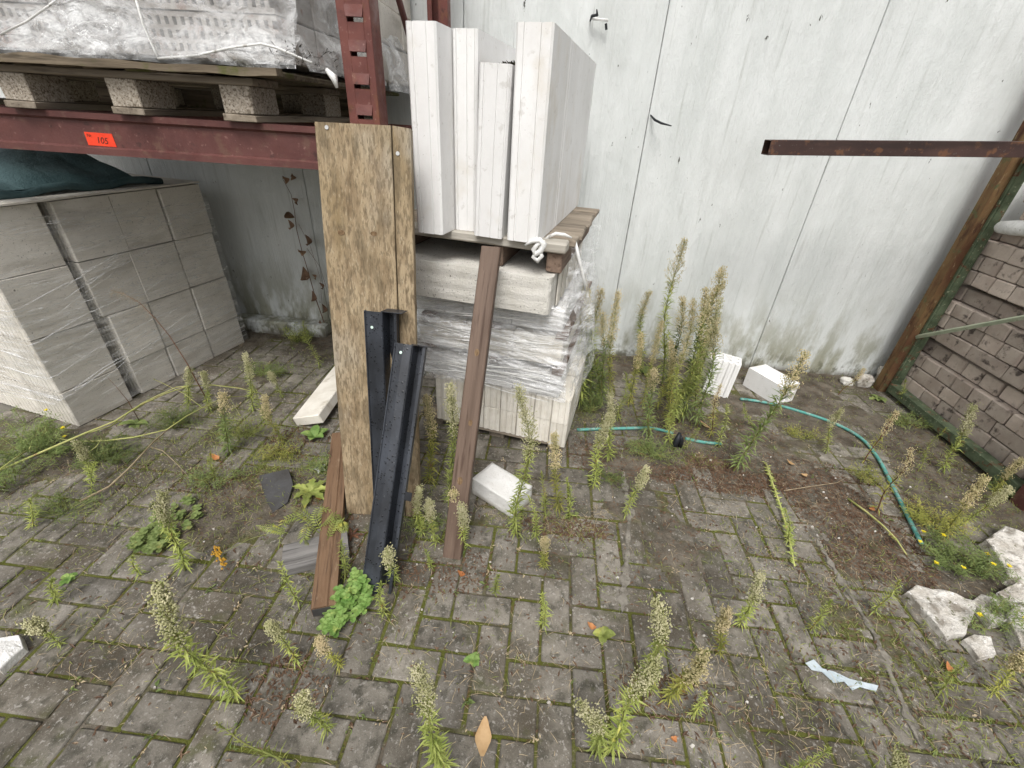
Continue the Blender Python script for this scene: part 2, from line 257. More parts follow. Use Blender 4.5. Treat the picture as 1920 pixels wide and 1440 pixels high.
# ------------------------------------------------------------------ mesh building
class MB:
    def __init__(s): s.v = []; s.f = []
    def add(s, vs, fs, M=None):
        o = len(s.v)
        s.v += [tuple(M @ Vector(p)) if M is not None else tuple(p) for p in vs]
        s.f += [tuple(i + o for i in q) for q in fs]
        return s
    def cbox(s, x0, x1, y0, y1, z0, z1, b=.002, M=None, jit=0.0):
        """box with chamfered edges"""
        b = min(b, (x1 - x0) / 2.2, (y1 - y0) / 2.2, (z1 - z0) / 2.2)
        vs = []; key = {}
        for sx in (0, 1):
            for sy in (0, 1):
                for sz in (0, 1):
                    c = [(x0, x1)[sx], (y0, y1)[sy], (z0, z1)[sz]]
                    if jit: c = [q + random.uniform(-jit, jit) for q in c]
                    sg = (1 - 2 * sx, 1 - 2 * sy, 1 - 2 * sz)
                    for a in range(3):
                        p = [c[i] + (0 if i == a else sg[i] * b) for i in range(3)]
                        key[(sx, sy, sz, a)] = len(vs); vs.append(p)
        fs = []
        for a in range(3):
            u, w = (a + 1) % 3, (a + 2) % 3
            for sa in (0, 1):
                q = []
                for (su, sw) in ((0, 0), (1, 0), (1, 1), (0, 1)):
                    t = [0, 0, 0]; t[a] = sa; t[u] = su; t[w] = sw
                    q.append(key[(t[0], t[1], t[2], a)])
                fs.append(tuple(q if sa else q[::-1]))
        for a in range(3):                                   # edges parallel to axis a
            u, w = (a + 1) % 3, (a + 2) % 3
            for su in (0, 1):
                for sw in (0, 1):
                    t0 = [0, 0, 0]; t0[u] = su; t0[w] = sw; t1 = list(t0); t1[a] = 1
                    q = [key[(*t0, u)], key[(*t0, w)], key[(*t1, w)], key[(*t1, u)]]
                    fs.append(tuple(q if (su + sw) % 2 == 0 else q[::-1]))
        for sx in (0, 1):
            for sy in (0, 1):
                for sz in (0, 1):
                    q = [key[(sx, sy, sz, a)] for a in range(3)]
                    fs.append(tuple(q if (sx + sy + sz) % 2 else q[::-1]))
        return s.add(vs, fs, M)
    def prism(s, poly, z0, z1, M=None, nseg=1, jit=0.0, caps=True):
        """outline in XY extruded along Z"""
        n = len(poly); vs = []
        for kk in range(nseg + 1):
            z = z0 + (z1 - z0) * kk / nseg
            for (x, y) in poly:
                vs.append((x + random.uniform(-jit, jit), y + random.uniform(-jit, jit), z + (random.uniform(-jit, jit) if kk in (0, nseg) else 0)))
        fs = [(kk * n + i, kk * n + (i + 1) % n, (kk + 1) * n + (i + 1) % n, (kk + 1) * n + i) for kk in range(nseg) for i in range(n)]
        if caps: fs += [tuple(range(n - 1, -1, -1)), tuple(nseg * n + i for i in range(n))]
        return s.add(vs, fs, M)
    def tube(s, pts, r, n=6, M=None, cap=True):
        pts = [Vector(p) for p in pts]; rs = r if isinstance(r, (list, tuple)) else [r] * len(pts)
        vs = []; fs = []; up = Vector((0.13, 0.21, 1)).normalized()
        prev = None
        for i, p in enumerate(pts):
            d = (pts[min(i + 1, len(pts) - 1)] - pts[max(i - 1, 0)]).normalized()
            if prev is None:
                a = d.cross(up);
                if a.length < .1: a = d.cross(Vector((1, 0, 0)))
            else: a = prev - d * prev.dot(d)
            a.normalize(); prev = a; b = d.cross(a)
            for j in range(n):
                t = 2 * math.pi * j / n; vs.append(p + (a * math.cos(t) + b * math.sin(t)) * rs[i])
        for i in range(len(pts) - 1):
            for j in range(n):
                fs.append((i * n + j, i * n + (j + 1) % n, (i + 1) * n + (j + 1) % n, (i + 1) * n + j))
        if cap: fs += [tuple(range(n - 1, -1, -1)), tuple((len(pts) - 1) * n + j for j in range(n))]
        return s.add(vs, fs, M)
    def leaf(s, base, d, side, L, w, droop=.2, fold=.25):
        """five-point leaf blade from base along d"""
        d = Vector(d); side = Vector(side); nn = d.cross(side)
        b = Vector(base); m = b + d * L * .45 - Vector((0, 0, droop * L * .15)); t = b + d * L - Vector((0, 0, droop * L))
        l = m + side * w * .5 + nn * w * fold; r_ = m - side * w * .5 + nn * w * fold
        o = len(s.v); s.v += [tuple(b), tuple(l), tuple(m), tuple(r_), tuple(t)]
        s.f += [(o, o + 2, o + 1), (o, o + 3, o + 2), (o + 1, o + 2, o + 4), (o + 2, o + 3, o + 4)]
    def puff(s, p, r):
        o = len(s.v); x, y, z = p
        s.v += [(x + r, y, z), (x - r, y, z), (x, y + r, z), (x, y - r, z), (x, y, z + r * 1.4), (x, y, z - r * 1.4)]
        s.f += [(o, o + 2, o + 4), (o + 2, o + 1, o + 4), (o + 1, o + 3, o + 4), (o + 3, o, o + 4), (o + 2, o, o + 5), (o + 1, o + 2, o + 5), (o + 3, o + 1, o + 5), (o, o + 3, o + 5)]
    def grid(s, fn, nu, nv, M=None):
        vs = [fn(i / nu, j / nv) for j in range(nv + 1) for i in range(nu + 1)]
        fs = [(j * (nu + 1) + i, j * (nu + 1) + i + 1, (j + 1) * (nu + 1) + i + 1, (j + 1) * (nu + 1) + i) for j in range(nv) for i in range(nu)]
        return s.add(vs, fs, M)
    def mesh(s, name, mat, smooth=False):
        me = bpy.data.meshes.new(name); me.from_pydata(s.v, [], s.f); me.materials.append(mat)
        if smooth: me.polygons.foreach_set('use_smooth', [True] * len(me.polygons))
        me.update(); return me
    def build(s, name, mat, parent=None, smooth=False):
        return link(name, s.mesh(name, mat, smooth), parent)
def link(name, data, parent=None, loc=None, rot=None):
    o = bpy.data.objects.new(name, data); COL.objects.link(o)
    if parent is not None: o.parent = parent
    if loc is not None: o.location = loc
    if rot is not None: o.rotation_euler = rot
    return o
def tag(o, label=None, cat=None, group=None, kind=None):
    if label: o['label'] = label
    if cat: o['category'] = cat
    if group: o['group'] = group
    if kind: o['kind'] = kind
    return o
def thing(name, loc, label, cat, group=None, rz=0.0):
    return tag(link(name, None, None, loc, (0, 0, rz)), label, cat, group)
def along(A, B, up=(0, 0, 1)):
    """matrix at A with local Z towards B, local Y as near as possible to -up side"""
    A = Vector(A); B = Vector(B); z = (B - A).normalized(); x = Vector(up).cross(z); x.normalize(); y = z.cross(x)
    return Matrix(((x.x, y.x, z.x, A.x), (x.y, y.y, z.y, A.y), (x.z, y.z, z.z, A.z), (0, 0, 0, 1)))
def rough_rock(size, seed, sub=3, amp=.12, flat=1.0):
    """lumpy rock from a subdivided box"""
    m = MB(); n = 2 ** sub; sx, sy, sz = size
    import itertools
    idx = {}; vs = []; fs = []
    def vid(a, b, c):
        kk = (a, b, c)
        if kk not in idx:
            p = Vector((a / n - .5, b / n - .5, c / n - .5)); q = p.normalized() * .5; p = p.lerp(q, 1 - flat) * 1.0
            nz = noise.noise_vector(p * 3.1 + Vector((seed, 0, 0))) * amp + noise.noise_vector(p * 9 + Vector((seed, 3, 0))) * amp * .35
            p = p + nz; idx[kk] = len(vs); vs.append((p.x * sx, p.y * sy, p.z * sz))
        return idx[kk]
    for i in range(n):
        for j in range(n):
            for (c, fl) in ((0, 1), (n, 0)):
                q = [vid(i, j, c), vid(i + 1, j, c), vid(i + 1, j + 1, c), vid(i, j + 1, c)]; fs.append(tuple(q[::-1] if fl else q))
                q = [vid(i, c, j), vid(i + 1, c, j), vid(i + 1, c, j + 1), vid(i, c, j + 1)]; fs.append(tuple(q if fl else q[::-1]))
                q = [vid(c, i, j), vid(c, i + 1, j), vid(c, i + 1, j + 1), vid(c, i, j + 1)]; fs.append(tuple(q[::-1] if fl else q))
    m.v = vs; m.f = fs; return m
def grooved(sx, sy, grooves_x=(), side_grooves=(), ch=.004, depth=.006, gw=.006):
    """outline of a block seen from above; grooves cut in the y0 and y1 ends at given x fractions, and in the x sides at given y fractions"""
    pts = []
    def run(a, b, fr, nrm):
        a = Vector((a[0], a[1])); b = Vector((b[0], b[1])); d = (b - a); L = d.length; d.normalize(); nrm = Vector(nrm)
        out = [a + d * ch]
        for g in sorted(fr):
            g, w, dp = g if isinstance(g, tuple) else (g, gw, depth)
            c = a + d * (L * g); out += [c - d * w * .5, c - d * w * .2 + nrm * dp, c + d * w * .2 + nrm * dp, c + d * w * .5]
        out.append(b - d * ch); return out
    rev = lambda fr: [((1 - g[0], g[1], g[2]) if isinstance(g, tuple) else 1 - g) for g in fr]
    pts += run((0, 0), (sx, 0), grooves_x, (0, 1))
    pts += run((sx, 0), (sx, sy), side_grooves, (-1, 0))
    pts += run((sx, sy), (0, sy), rev(grooves_x), (0, -1))
    pts += run((0, sy), (0, 0), rev(side_grooves), (1, 0))
    return [(p.x, p.y) for p in pts]
def holed(m, sx, sy, sz, xb, yb, holes, depth, M=None):
    """block whose top face (z=sz) has square holes: xb/yb break positions, holes = set of (i,j) cells"""
    vs = []; fs = []
    def q(*ps):
        o = len(vs); vs.extend(ps); fs.append(tuple(range(o, o + len(ps))))
    for i in range(len(xb) - 1):
        for j in range(len(yb) - 1):
            a, b, c, d = xb[i], xb[i + 1], yb[j], yb[j + 1]
            if (i, j) in holes:
                z = sz - depth
                q((a, c, z), (b, c, z), (b, d, z), (a, d, z))
                q((a, c, sz), (b, c, sz), (b, c, z), (a, c, z)); q((b, d, sz), (a, d, sz), (a, d, z), (b, d, z))
                q((a, d, sz), (a, c, sz), (a, c, z), (a, d, z)); q((b, c, sz), (b, d, sz), (b, d, z), (b, c, z))
            else: q((a, c, sz), (b, c, sz), (b, d, sz), (a, d, sz))
    q((0, 0, 0), (0, sy, 0), (sx, sy, 0), (sx, 0, 0))
    q((0, 0, 0), (sx, 0, 0), (sx, 0, sz), (0, 0, sz)); q((sx, 0, 0), (sx, sy, 0), (sx, sy, sz), (sx, 0, sz))
    q((sx, sy, 0), (0, sy, 0), (0, sy, sz), (sx, sy, sz)); q((0, sy, 0), (0, 0, 0), (0, 0, sz), (0, sy, sz))
    m.add(vs, fs, M); return m
# ================================================================== SETTING
YW = 2.82
# ground: soil and moss between and over the pavers
def sstep(a, b, x):
    t = max(0, min(1, (x - a) / (b - a))); return t * t * (3 - 2 * t)
def soil_h(x, y):
    n = noise.noise(Vector((x * 3.1, y * 3.1, 1.7))) ; n2 = noise.noise(Vector((x * 14, y * 14, 4.2))); n3 = noise.noise(Vector((x * 45, y * 45, 9.1)))
    cov = .25 * sstep(1.0, 1.6, y) + .75 * sstep(2.25, 2.6, y)
    cov += .52 * sstep(.15, .6, x) * sstep(.45, .9, y)
    cov += .45 * sstep(1.2, 1.7, x) + .16 * sstep(.6, 1.0, y)
    cov += .40 * math.exp(-((x + 1.25) ** 2 / .25 + (y - 1.15) ** 2 / .08))
    cov += .40 * math.exp(-((x + .75) ** 2 / .25 + (y - 1.55) ** 2 / .2)) + .5 * math.exp(-((x + 1.8) ** 2 / .3 + (y - 1.3) ** 2 / .12))
    cov += .25 * math.exp(-((x + .35) ** 2 / .16 + (y - 1.0) ** 2 / .05)) + .35 * math.exp(-((x - .75) ** 2 / .5 + (y - 2.05) ** 2 / .12))
    h = -.0060 + n2 * .0035 + n3 * .0022 + max(0, min(cov, 1.1) * .0098 + n * .009 * (.3 + min(cov, 1)) - .004)
    if y > 2.6: h += (y - 2.6) * .06
    return h
g = MB()
X0, X1, Y0, Y1 = -2.7, 2.7, .05, 2.84; NX, NY = 330, 172
g.grid(lambda u, w: (X0 + (X1 - X0) * u, Y0 + (Y1 - Y0) * w, soil_h(X0 + (X1 - X0) * u, Y0 + (Y1 - Y0) * w)), NX, NY)
ground = g.build('ground', M_soil, None, True); tag(ground, kind='structure')
g = MB(); g.add([(-60, -60, -.012), (60, -60, -.012), (60, 60, -.012), (-60, 60, -.012)], [(0, 1, 2, 3)])
tag(g.build('yard_ground', M_yard), kind='structure')
# pavers, herringbone
W = .1
pv = []
for c in range(-40, 40):
    for r in range(-9, 24):
        t = (c - r) % 4
        x = -.31 + c * W; y = .705 + r * W
        if t == 0: rect = (x, y, 2 * W, W)
        elif t == 3: rect = (x, y, W, 2 * W)
        else: continue
        cx, cy = rect[0] + rect[2] / 2, rect[1] + rect[3] / 2
        if cy > 2.78 or cy < .1 or abs(cx) > 2.65: continue
        a, b, zz = proj((cx, cy, 0))
        if zz < .15 or not (-170 < a < 2090 and b < 1640): continue
        pv.append((CP - Vector((cx, cy, 0)), cx, cy, rect[2] > rect[3]))
pv.sort(key=lambda q: q[0].length ** 3 / q[0].z)
variants = []
for i in range(10):
    random.seed(100 + i); m = MB(); m.cbox(-.0955, .0955, -.0455, .0455, -.05, 0, .0035, jit=.0012); variants.append((m, m.mesh('paver', M_paver)))
random.seed(5); rest = MB()
for i, (_, cx, cy, hz) in enumerate(pv):
    k = random.randrange(10); z = random.uniform(-.0025, .0022) + .003 * noise.noise(Vector((cx * 2, cy * 2, 0)))
    ang = (0 if hz else math.pi / 2) + random.gauss(0, .011) + (math.pi if random.random() < .5 else 0)
    rx, ry = random.gauss(0, .010), random.gauss(0, .008); cx += random.gauss(0, .0012); cy += random.gauss(0, .0012)
    if i < 300: link('paver', variants[k][1], ground, (cx, cy, z), (rx, ry, ang))
    else: rest.add(variants[k][0].v, variants[k][0].f, Matrix.Translation((cx, cy, z)) @ Matrix.Rotation(ang, 4, 'Z') @ Matrix.Rotation(rx, 4, 'X'))
tag(rest.build('paver', M_paver, ground), kind='stuff')

# wall of tall concrete panels
wall = thing('warehouse_wall', (0, YW, 0), 'tall pale grey painted concrete wall of upright panels with narrow dark joints', 'wall')
sx0 = []
for a, b in (((564, 320), (620, 600)), ((866, 0), (872, 45)), ((1257, 0), (1150, 577)), ((1670, 0), (1409, 676))):
    sx0.append((gy(*a, YW).x + gy(*b, YW).x) / 2)
sp = (sx0[3] - sx0[0]) / 3
xs = [sx0[0] - 2 * sp, sx0[0] - sp] + sx0 + [sx0[3] + sp, sx0[3] + 2 * sp]
for i in range(len(xs) - 1):
    m = MB(); m.cbox(xs[i] + .0018, xs[i + 1] - .0018, 0, .12, -.05, 3.4, .003)
    m.build('panel', M_wall, wall)
m = MB(); m.cbox(xs[0], xs[-1], .02, .12, -.05, 3.39, .002); m.build('joint_seal', MATS['weathered_grey_rail'], wall)
m = MB(); m.cbox(-2.9, -1.53, -.12, -.004, -.05, .10, .012); m.build('plinth', M_wall, wall)
# small cable ends sticking out of the wall
def wall_hook(pts, label):
    t = thing('cable_end', gy(*pts[0], YW), label, 'cable', 'cable ends sticking out of the wall'); P0 = t.location
    P = [Vector((0, .01, 0))] + [gy(a, b, YW - .012 - .03 * (i + 1)) - P0 for i, (a, b) in enumerate(pts[1:])]
    m = MB(); m.tube(P, [.003] + [.0065] * (len(P) - 2) + [.003], 6); m.build('cable_sheath', M_plastic, t, True)
    return t
t = wall_hook([(1106, 40), (1110, 30), (1120, 28), (1119, 18)], 'short black cable stub bent upward high on the wall beside the tall slabs')
m = MB(); m.tube([gy(1110, 35, YW - .03) - t.location, gy(1140, 38, YW - .05) - t.location], .006, 6); m.build('white_wire', M_film_solid, t)
m = MB(); m.tube([gy(1136, 44, YW - .03) - t.location, gy(1137, 56, YW - .03) - t.location], .006, 6); m.build('wire_end', M_plastic, t)
wall_hook([(1219, 214), (1228, 225), (1240, 231), (1259, 236)], 'curved black cable stub poking out of the panel joint')

# ================================================================== PALLET RACK
rack = thing('pallet_rack', (-.6, 1.56, 0), 'red brown steel pallet rack with slotted upright and deep cross beam', 'rack')
RO = Vector((-.6, 1.56, 0))
def rx_(x): return x - RO.x
def ry_(y): return y - RO.y
# front upright: open channel with slotted face
pl = gy(628, 0, 1.56).x; pr = pl + .098
m = MB(); a, b = rx_(pl), rx_(pr); H = 3.0
sc_ = .019
slots = [gy(650, 36, 1.56).z]; step = .0800
while slots[-1] > .1: slots.append(slots[-1] - step)
slots = [slots[0] + step * i for i in range(14, 0, -1)] + slots
s0, s1 = a + .028, b - .022
m.cbox(a, s0, 0, .003, 0, H, .001); m.cbox(s1, b, 0, .003, 0, H, .001)
zz = H
for s in slots:
    if s + .005 < zz: m.cbox(s0, s1, 0.0001, .0031, s + .005, zz, .0008); zz = s - .005
m.cbox(s0, s1, .0001, .0031, 0, zz, .0008)
m.cbox(a, a + .003, .0035, .075, 0, H, .001); m.cbox(b - .003, b, .0035, .075, 0, H, .001)
m.cbox(a, a + .018, .0755, .0785, 0, H, .001); m.cbox(b - .018, b, .0755, .0785, 0, H, .001)
up = m.build('upright', M_red, rack)
m = MB()
m.add([(s0 - .004, -.0005, .034), (s1 + .004, -.0005, .034), (s1, -.007, .006), (s0, -.007, .006), (s1, .001, .005), (s0, .001, .005)],
      [(0, 3, 2, 1), (0, 5, 3), (1, 2, 4), (3, 5, 4, 2)])
lipm = m.mesh('slot_lip', M_red)
for s in slots:                                  # pressed lips above the slots
    if s < H - .05: link('slot_lip', lipm, up, (0, 0, s))
# rear upright
ru = thing  # alias unused
xr = gy(800, 0, 2.56).x; m = MB(); a2 = rx_(xr); y2 = ry_(2.56)
m.cbox(a2, a2 + .022, y2, y2 + .003, 0, H, .001); m.cbox(a2 + .052, a2 + .095, y2, y2 + .003, 0, H, .001)
m.cbox(a2, a2 + .003, y2 + .0035, y2 + .07, 0, H, .001); m.cbox(a2 + .092, a2 + .095, y2 + .0035, y2 + .07, 0, H, .001); m.cbox(a2 + .003, a2 + .092, y2 + .068, y2 + .071, 0, H, .001)
m.build('upright', M_red, rack)
# beams
def beam_prof(h):
    return [(0, 0), (0, h * .16), (-.012, h * .20), (-.012, h * .80), (0, h * .86), (0, h), (.045, h), (.045, 0)]
def beam(yf, name='cross_beam'):
    zt = 1.365; h = .125; x0 = -3.2; x1 = pl + .004
    pr_ = beam_prof(h); m = MB()
    M = Matrix(((0, 0, 1, rx_(x0)), (1, 0, 0, ry_(yf)), (0, 1, 0, zt - h), (0, 0, 0, 1)))   # outline (depth, height) swept along X
    m.prism([(p[0] if p[0] >= 0 else -p[0], p[1]) for p in pr_], 0, x1 - x0, M)
    return m.build(name, M_redbeam, rack)
bm_ = beam(1.556)
beam(2.50)
m = MB(); m.cbox(rx_(-2.9), rx_(-.67), ry_(1.62), ry_(1.66), 1.27, 1.30, .002); m.cbox(rx_(-1.35), rx_(-1.31), ry_(1.602), ry_(2.49), 1.25, 1.32, .002); m.build('cross_bar', M_redbeam, rack)
m = MB(); m.cbox(rx_(-3.2), rx_(-1.13), ry_(2.735), ry_(2.765), 1.372, 1.80, .002); m.build('added_gap_board', MATS['mossy_pallet_wood'], rack)  # added dark board, keeps the gaps under the pallet dark
m = MB(); m.tube([(rx_(pl + .05), ry_(1.62), .35), (rx_(xr + .05), ry_(2.55), 1.15)], .012, 8); m.tube([(rx_(xr + .05), ry_(2.55), 1.25), (rx_(pl + .05), ry_(1.62), 2.1)], .012, 8); m.build('frame_brace', M_redbeam, rack, True)
# sticker on the beam
st = [gy(157, 247, 1.5665) - RO, gy(209, 251, 1.5665) - RO, gy(219, 276, 1.5665) - RO, gy(166, 272, 1.5665) - RO]
m = MB(); m.add([tuple(p) for p in st] + [tuple(p + Vector((0, .0008, 0))) for p in st], [(0, 3, 2, 1), (0, 1, 5, 4), (1, 2, 6, 5), (2, 3, 7, 6), (3, 0, 4, 7)])
sk = m.build('sticker', M_sticker, rack)
fc = bpy.data.curves.new('lettering', 'FONT'); fc.body = '105'; fc.size = .028; fc.extrude = .0001; fc.materials.append(M_ink); fc.align_x = 'CENTER'; fc.shear = .25
cc = (st[0] + st[2]) / 2
def flat_text(cu_, nm, loc):
    tmp = bpy.data.objects.new('tmp', cu_); COL.objects.link(tmp); bpy.context.view_layer.update(); me = bpy.data.meshes.new_from_object(tmp.evaluated_get(bpy.context.evaluated_depsgraph_get())); bpy.data.objects.remove(tmp)
    return link(nm, me, sk, loc, (R(90), R(3), 0))
flat_text(fc, 'lettering', (cc.x + .004, ry_(1.5659), cc.z - .012))
fc2 = bpy.data.curves.new('small_lettering', 'FONT'); fc2.body = 'Nr.'; fc2.size = .014; fc2.extrude = .0001; fc2.materials.append(M_ink); fc2.align_x = 'CENTER'; fc2.shear = .25
flat_text(fc2, 'small_lettering', (cc.x - .036, ry_(1.5659), cc.z + .006))

# ------------------------------------------------------------------ upper pallet and its loads
random.seed(21)
UP = Vector((-.90, 1.53, 1.367))
upal = thing('euro_pallet', UP, 'mossy wooden pallet with pressed chip blocks lying on the rack beam', 'pallet')
centers = [-.115, -.49, -.865, -1.24]
for cx in centers:
    m = MB(); m.cbox(cx - .055, cx + .055, 0, 1.18, 0, .020, .002, jit=.001); m.build('bottom_board', M_pallet_y, upal)
for cx in centers:
    for yy in (.005, .50, 1.02):
        m = MB(); m.cbox(cx - .05, cx + .05, yy, yy + .145, .0212, .098, .0025, jit=.0012); m.build('chip_block', M_chip, upal)
for yy in (0.0, .50, 1.02):
    m = MB(); m.cbox(-1.34, -.055 + random.uniform(-.01, .01), yy, yy + .145, .0992, .119, .003, jit=.0015); m.build('stringer_board', M_pallet_x, upal)
x = -1.36
while x < -.03:
    w = random.choice((.10, .12, .145)); m = MB()
    def db(u, v): return 0
    yo = random.uniform(-.03, .01); m.cbox(x, min(x + w, .03), yo, 1.19, .1205, .142, .004, jit=.004); m.build('deck_board', MATS['mossy_pallet_wood'], upal); x += w + random.uniform(.004, .018)
m = MB(); poly = []
n = 40
for i in range(n + 1):
    xx = -1.40 + 1.46 * i / n; poly.append((xx, .005 * noise.noise(Vector((xx * 9, 0, 0)))))
top = [(p[0], .020 + .012 * noise.noise(Vector((p[0] * 5, 7, 0)))) for p in poly][::-1]
Mx = Matrix(((1, 0, 0, 0), (0, 0, -1, -.008), (0, 1, 0, .1225), (0, 0, 0, 1)))
m.prism(poly + top, 0, .035, Mx); m.build('edge_board', M_darkwood, upal)

def film_sheet(fn, nu, nv, mat, name='plastic_film', parent=None):
    m = MB(); m.grid(fn, nu, nv); return m.build(name, mat, parent, True)
wr = lambda p, s, a: noise.noise(Vector(p) * s) * a
# brick pack on the pallet, wrapped
BP = Vector((-.86, 1.585, UP.z + .165))
pack = thing('wrapped_brick_pack', BP, 'pack of perforated grey bricks under milky crumpled film on the rack', 'brick pack')
hm = []
for vv in range(3):
    m = MB(); L = .236; hh = .110
    xb = [0, .014]; 
    while xb[-1] + .026 < L: xb += [xb[-1] + .012, xb[-1] + .026]
    xb[-1] = min(xb[-1], L - .006); xb.append(L)
    yb = [0, .014, .034, .046, .066, .078, .098, hh]
    holes = {(i, j) for i in range(1, len(xb) - 1, 2) for j in (1, 3, 5)}
    holed(m, L, hh, .112, xb, yb, holes, .03); hm.append(m.mesh('perforated_brick', M_pbrick))
rotf = Matrix.Rotation(R(90), 4, 'X')
for i in range(5):
    for j in range(4):
        o = link('perforated_brick', hm[(i + j) % 3], pack, (-.24 * (i + 1) + random.uniform(-.002, .002), .112 + random.uniform(-.004, .004), .114 * j + .001), (R(90), 0, 0))
for i in range(5):
    for j in range(4):
        m = MB() if (i == 0 and j == 0) else m
for yy in range(2):
    for j in range(4):
        o = link('brick', None, pack) if False else None
pm = MB(); pm.cbox(0, .236, 0, .112, 0, .111, .004, jit=.0015); pmm = pm.mesh('brick', M_pbrick)
for yi in range(3):
    for j in range(4):
        for i in range(2):
            link('brick', pmm, pack, (-.24 * (i + 1), .125 + .118 * yi, .114 * j), (0, 0, random.uniform(-.01, .01)))
m = MB()
for j in range(4, 10):
    for i in range(4):
        for yi in range(3): m.cbox(-.28 - .30 * i, -.285 - .30 * i + .295, .005 + .31 * yi, .31 * yi + .305, .114 * j, .114 * j + .11, .004)
for i in range(2, 9):
    for yi in range(3): m.cbox(-.26 - .24 * i, -.26 - .24 * i + .236, .125 + .3 * yi, .125 + .3 * yi + .29, 0, .45, .004)
tag(m.build('added_brick_load', M_pbrick, pack), kind='stuff')  # load added above and to the left to block skylight behind the rack
def fsh(u, v):        # front sheet: u along X, v up
    x = -1.42 + 1.50 * u; z = -.022 + .58 * v
    flare = (1 - sstep(0, .30, v))
    y = -.022 - .055 * flare + wr((x * 1, z, 3), 5, .030) * (.35 + flare) + wr((x, z * 1.6, 8), 17, .012) + abs(noise.noise(Vector((x * 8 + z * 6, z * 4, 2)))) * -.018 * (.3 + flare)
    z += .018 * noise.noise(Vector((x * 4, 1, 5))) * flare
    return (x, y, z)
film_sheet(fsh, 150, 60, M_film_milky, 'plastic_film', pack)
film_sheet(lambda u, v: (fsh(u, v)[0], fsh(u, v)[1] - .012 - abs(wr((u * 11, v * 5, 2), 1, .035)), fsh(u, v)[2] * .42 - .004), 130, 26, M_film_milky, 'plastic_film', pack)
def fss(u, v):        # right side sheet
    y = -.05 + .62 * u; z = -.022 + .58 * v; flare = (1 - sstep(0, .30, v))
    x = .045 + .06 * flare + wr((y, z, 13), 6, .03) * (.35 + flare) + abs(noise.noise(Vector((y * 8, z * 9, 2)))) * .02
    if v > .6: x -= .02
    return (x, y, z)
film_sheet(fss, 60, 50, M_film_milky, 'plastic_film', pack)
# a rope-like edge in the film
m = MB(); P = [gy(a, b, 1.50) - BP for a, b in ((255, 0), (268, 45), (290, 95), (296, 108))]; m.tube(P, .0032, 5); m.build('film_fold', M_film_solid, pack, True); m = MB(); P = [gy(a, b, 1.49) - BP for a, b in ((296, 110), (370, 104), (430, 90), (490, 82), (520, 90), (585, 118))]; m.tube(P, .0035, 5); m.build('film_fold', M_film_solid, pack, True); m = MB()
m.tube([gy(a, b, 1.50) - BP for a, b in ((0, 65), (50, 40), (90, 12), (105, 0))], .003, 5); m.build('film_fold', M_film_solid, pack, True); m = MB(); m.tube([gy(a, b, 1.52) - BP for a, b in ((612, 130), (626, 145), (632, 165))], [.006, .012, .004], 6)
m.build('film_fold', M_film_solid, pack, True)
# second load behind: grey concrete blocks
BB = Vector((-.80, 2.17, UP.z + .16))
pack2 = thing('wrapped_block_pack', BB, 'grey concrete blocks in loose film behind the red upright', 'block pack')
bmk = MB(); bmk.cbox(-.30, 0, 0, .145, 0, .135, .004, jit=.002); bmm = bmk.mesh('block', M_ks_grey)
for yi in range(4):
    for j in range(4):
        link('block', bmm, pack2, (random.uniform(-.012, .006), yi * .149, j * .139 + .01), (0, 0, 0))
def fs3(u, v):
    y = -.02 + .62 * u; z = -.03 + .22 * v; x = .02 + .05 * (1 - v) + wr((y, z, 23), 8, .03) - .03 * sstep(.6, 1, v)
    return (x, y, z + wr((y * 5, 0, 2), 1, .05) * v)
film_sheet(fs3, 50, 20, M_film_milky, 'plastic_film', pack2)
m = MB(); random.seed(2)
for i in range(70):
    p = Vector((random.uniform(-.02, .07), random.uniform(-.35, -.02), random.uniform(-.04, .01)))
    m.leaf(p, (random.uniform(-.6, 1), random.uniform(-.5, .5), random.uniform(-.3, 1)), (0, 1, 0), random.uniform(.01, .03), .006)
mt = tag(m.build('moss_tuft', M_moss), 'dark moss growing on the torn film edge left of the upright', 'moss')
mt.location = gy(618, 112, 1.72)

# ================================================================== LEFT BLOCK STACK
A = gz(150, 800); B = gz(475, 635); ang = math.atan2(-(B.x - A.x), B.y - A.y)
stk = thing('wrapped_block_stack', (A.x, A.y, 0), 'large stack of grey sand lime blocks in thin film under the rack', 'block stack', rz=ang)
colw = [.272, .262, .258, .252]; y = 0; ys = []
for w in colw: ys.append(y); y += w
zs = [.0, .195, .468, .742, 1.012]
random.seed(8)
prof = {}
def ksblock(w, d, h, nm='block', mat=None, gr=True):
    # w along X (into stack), d along Y; end faces (y0,y1) ribbed
    m = MB(); fr = [(q, .010, .004) for q in (.10, .21, .32, .43, .54, .65, .76, .87)] if gr else []
    m.prism(grooved(w, d, fr, [], .004), 0, h, jit=.0006); return m.mesh(nm, mat or M_ks_grey)
for ci in range(4):
    for ri in range(4):
        h = zs[ri + 1] - zs[ri] - .006
        sh = .052 if (ci == 1 and ri < 2) else (.012 if ci >= 1 else 0)
        me = ksblock(.247, colw[ci] - .008 - (sh if ci == 1 else 0), h)
        for xi in range(3):
            o = link('block', me, stk, (-.25 * (xi + 1) + random.uniform(-.003, .003) + (-.006 if xi == 0 and (ci + ri) % 2 else 0), ys[ci] + (sh if ci == 1 else 0) + (.020 if ci == 1 and ri >= 2 else 0), zs[ri] + .0015), (0, 0, random.uniform(-.004, .004)))
m = MB()
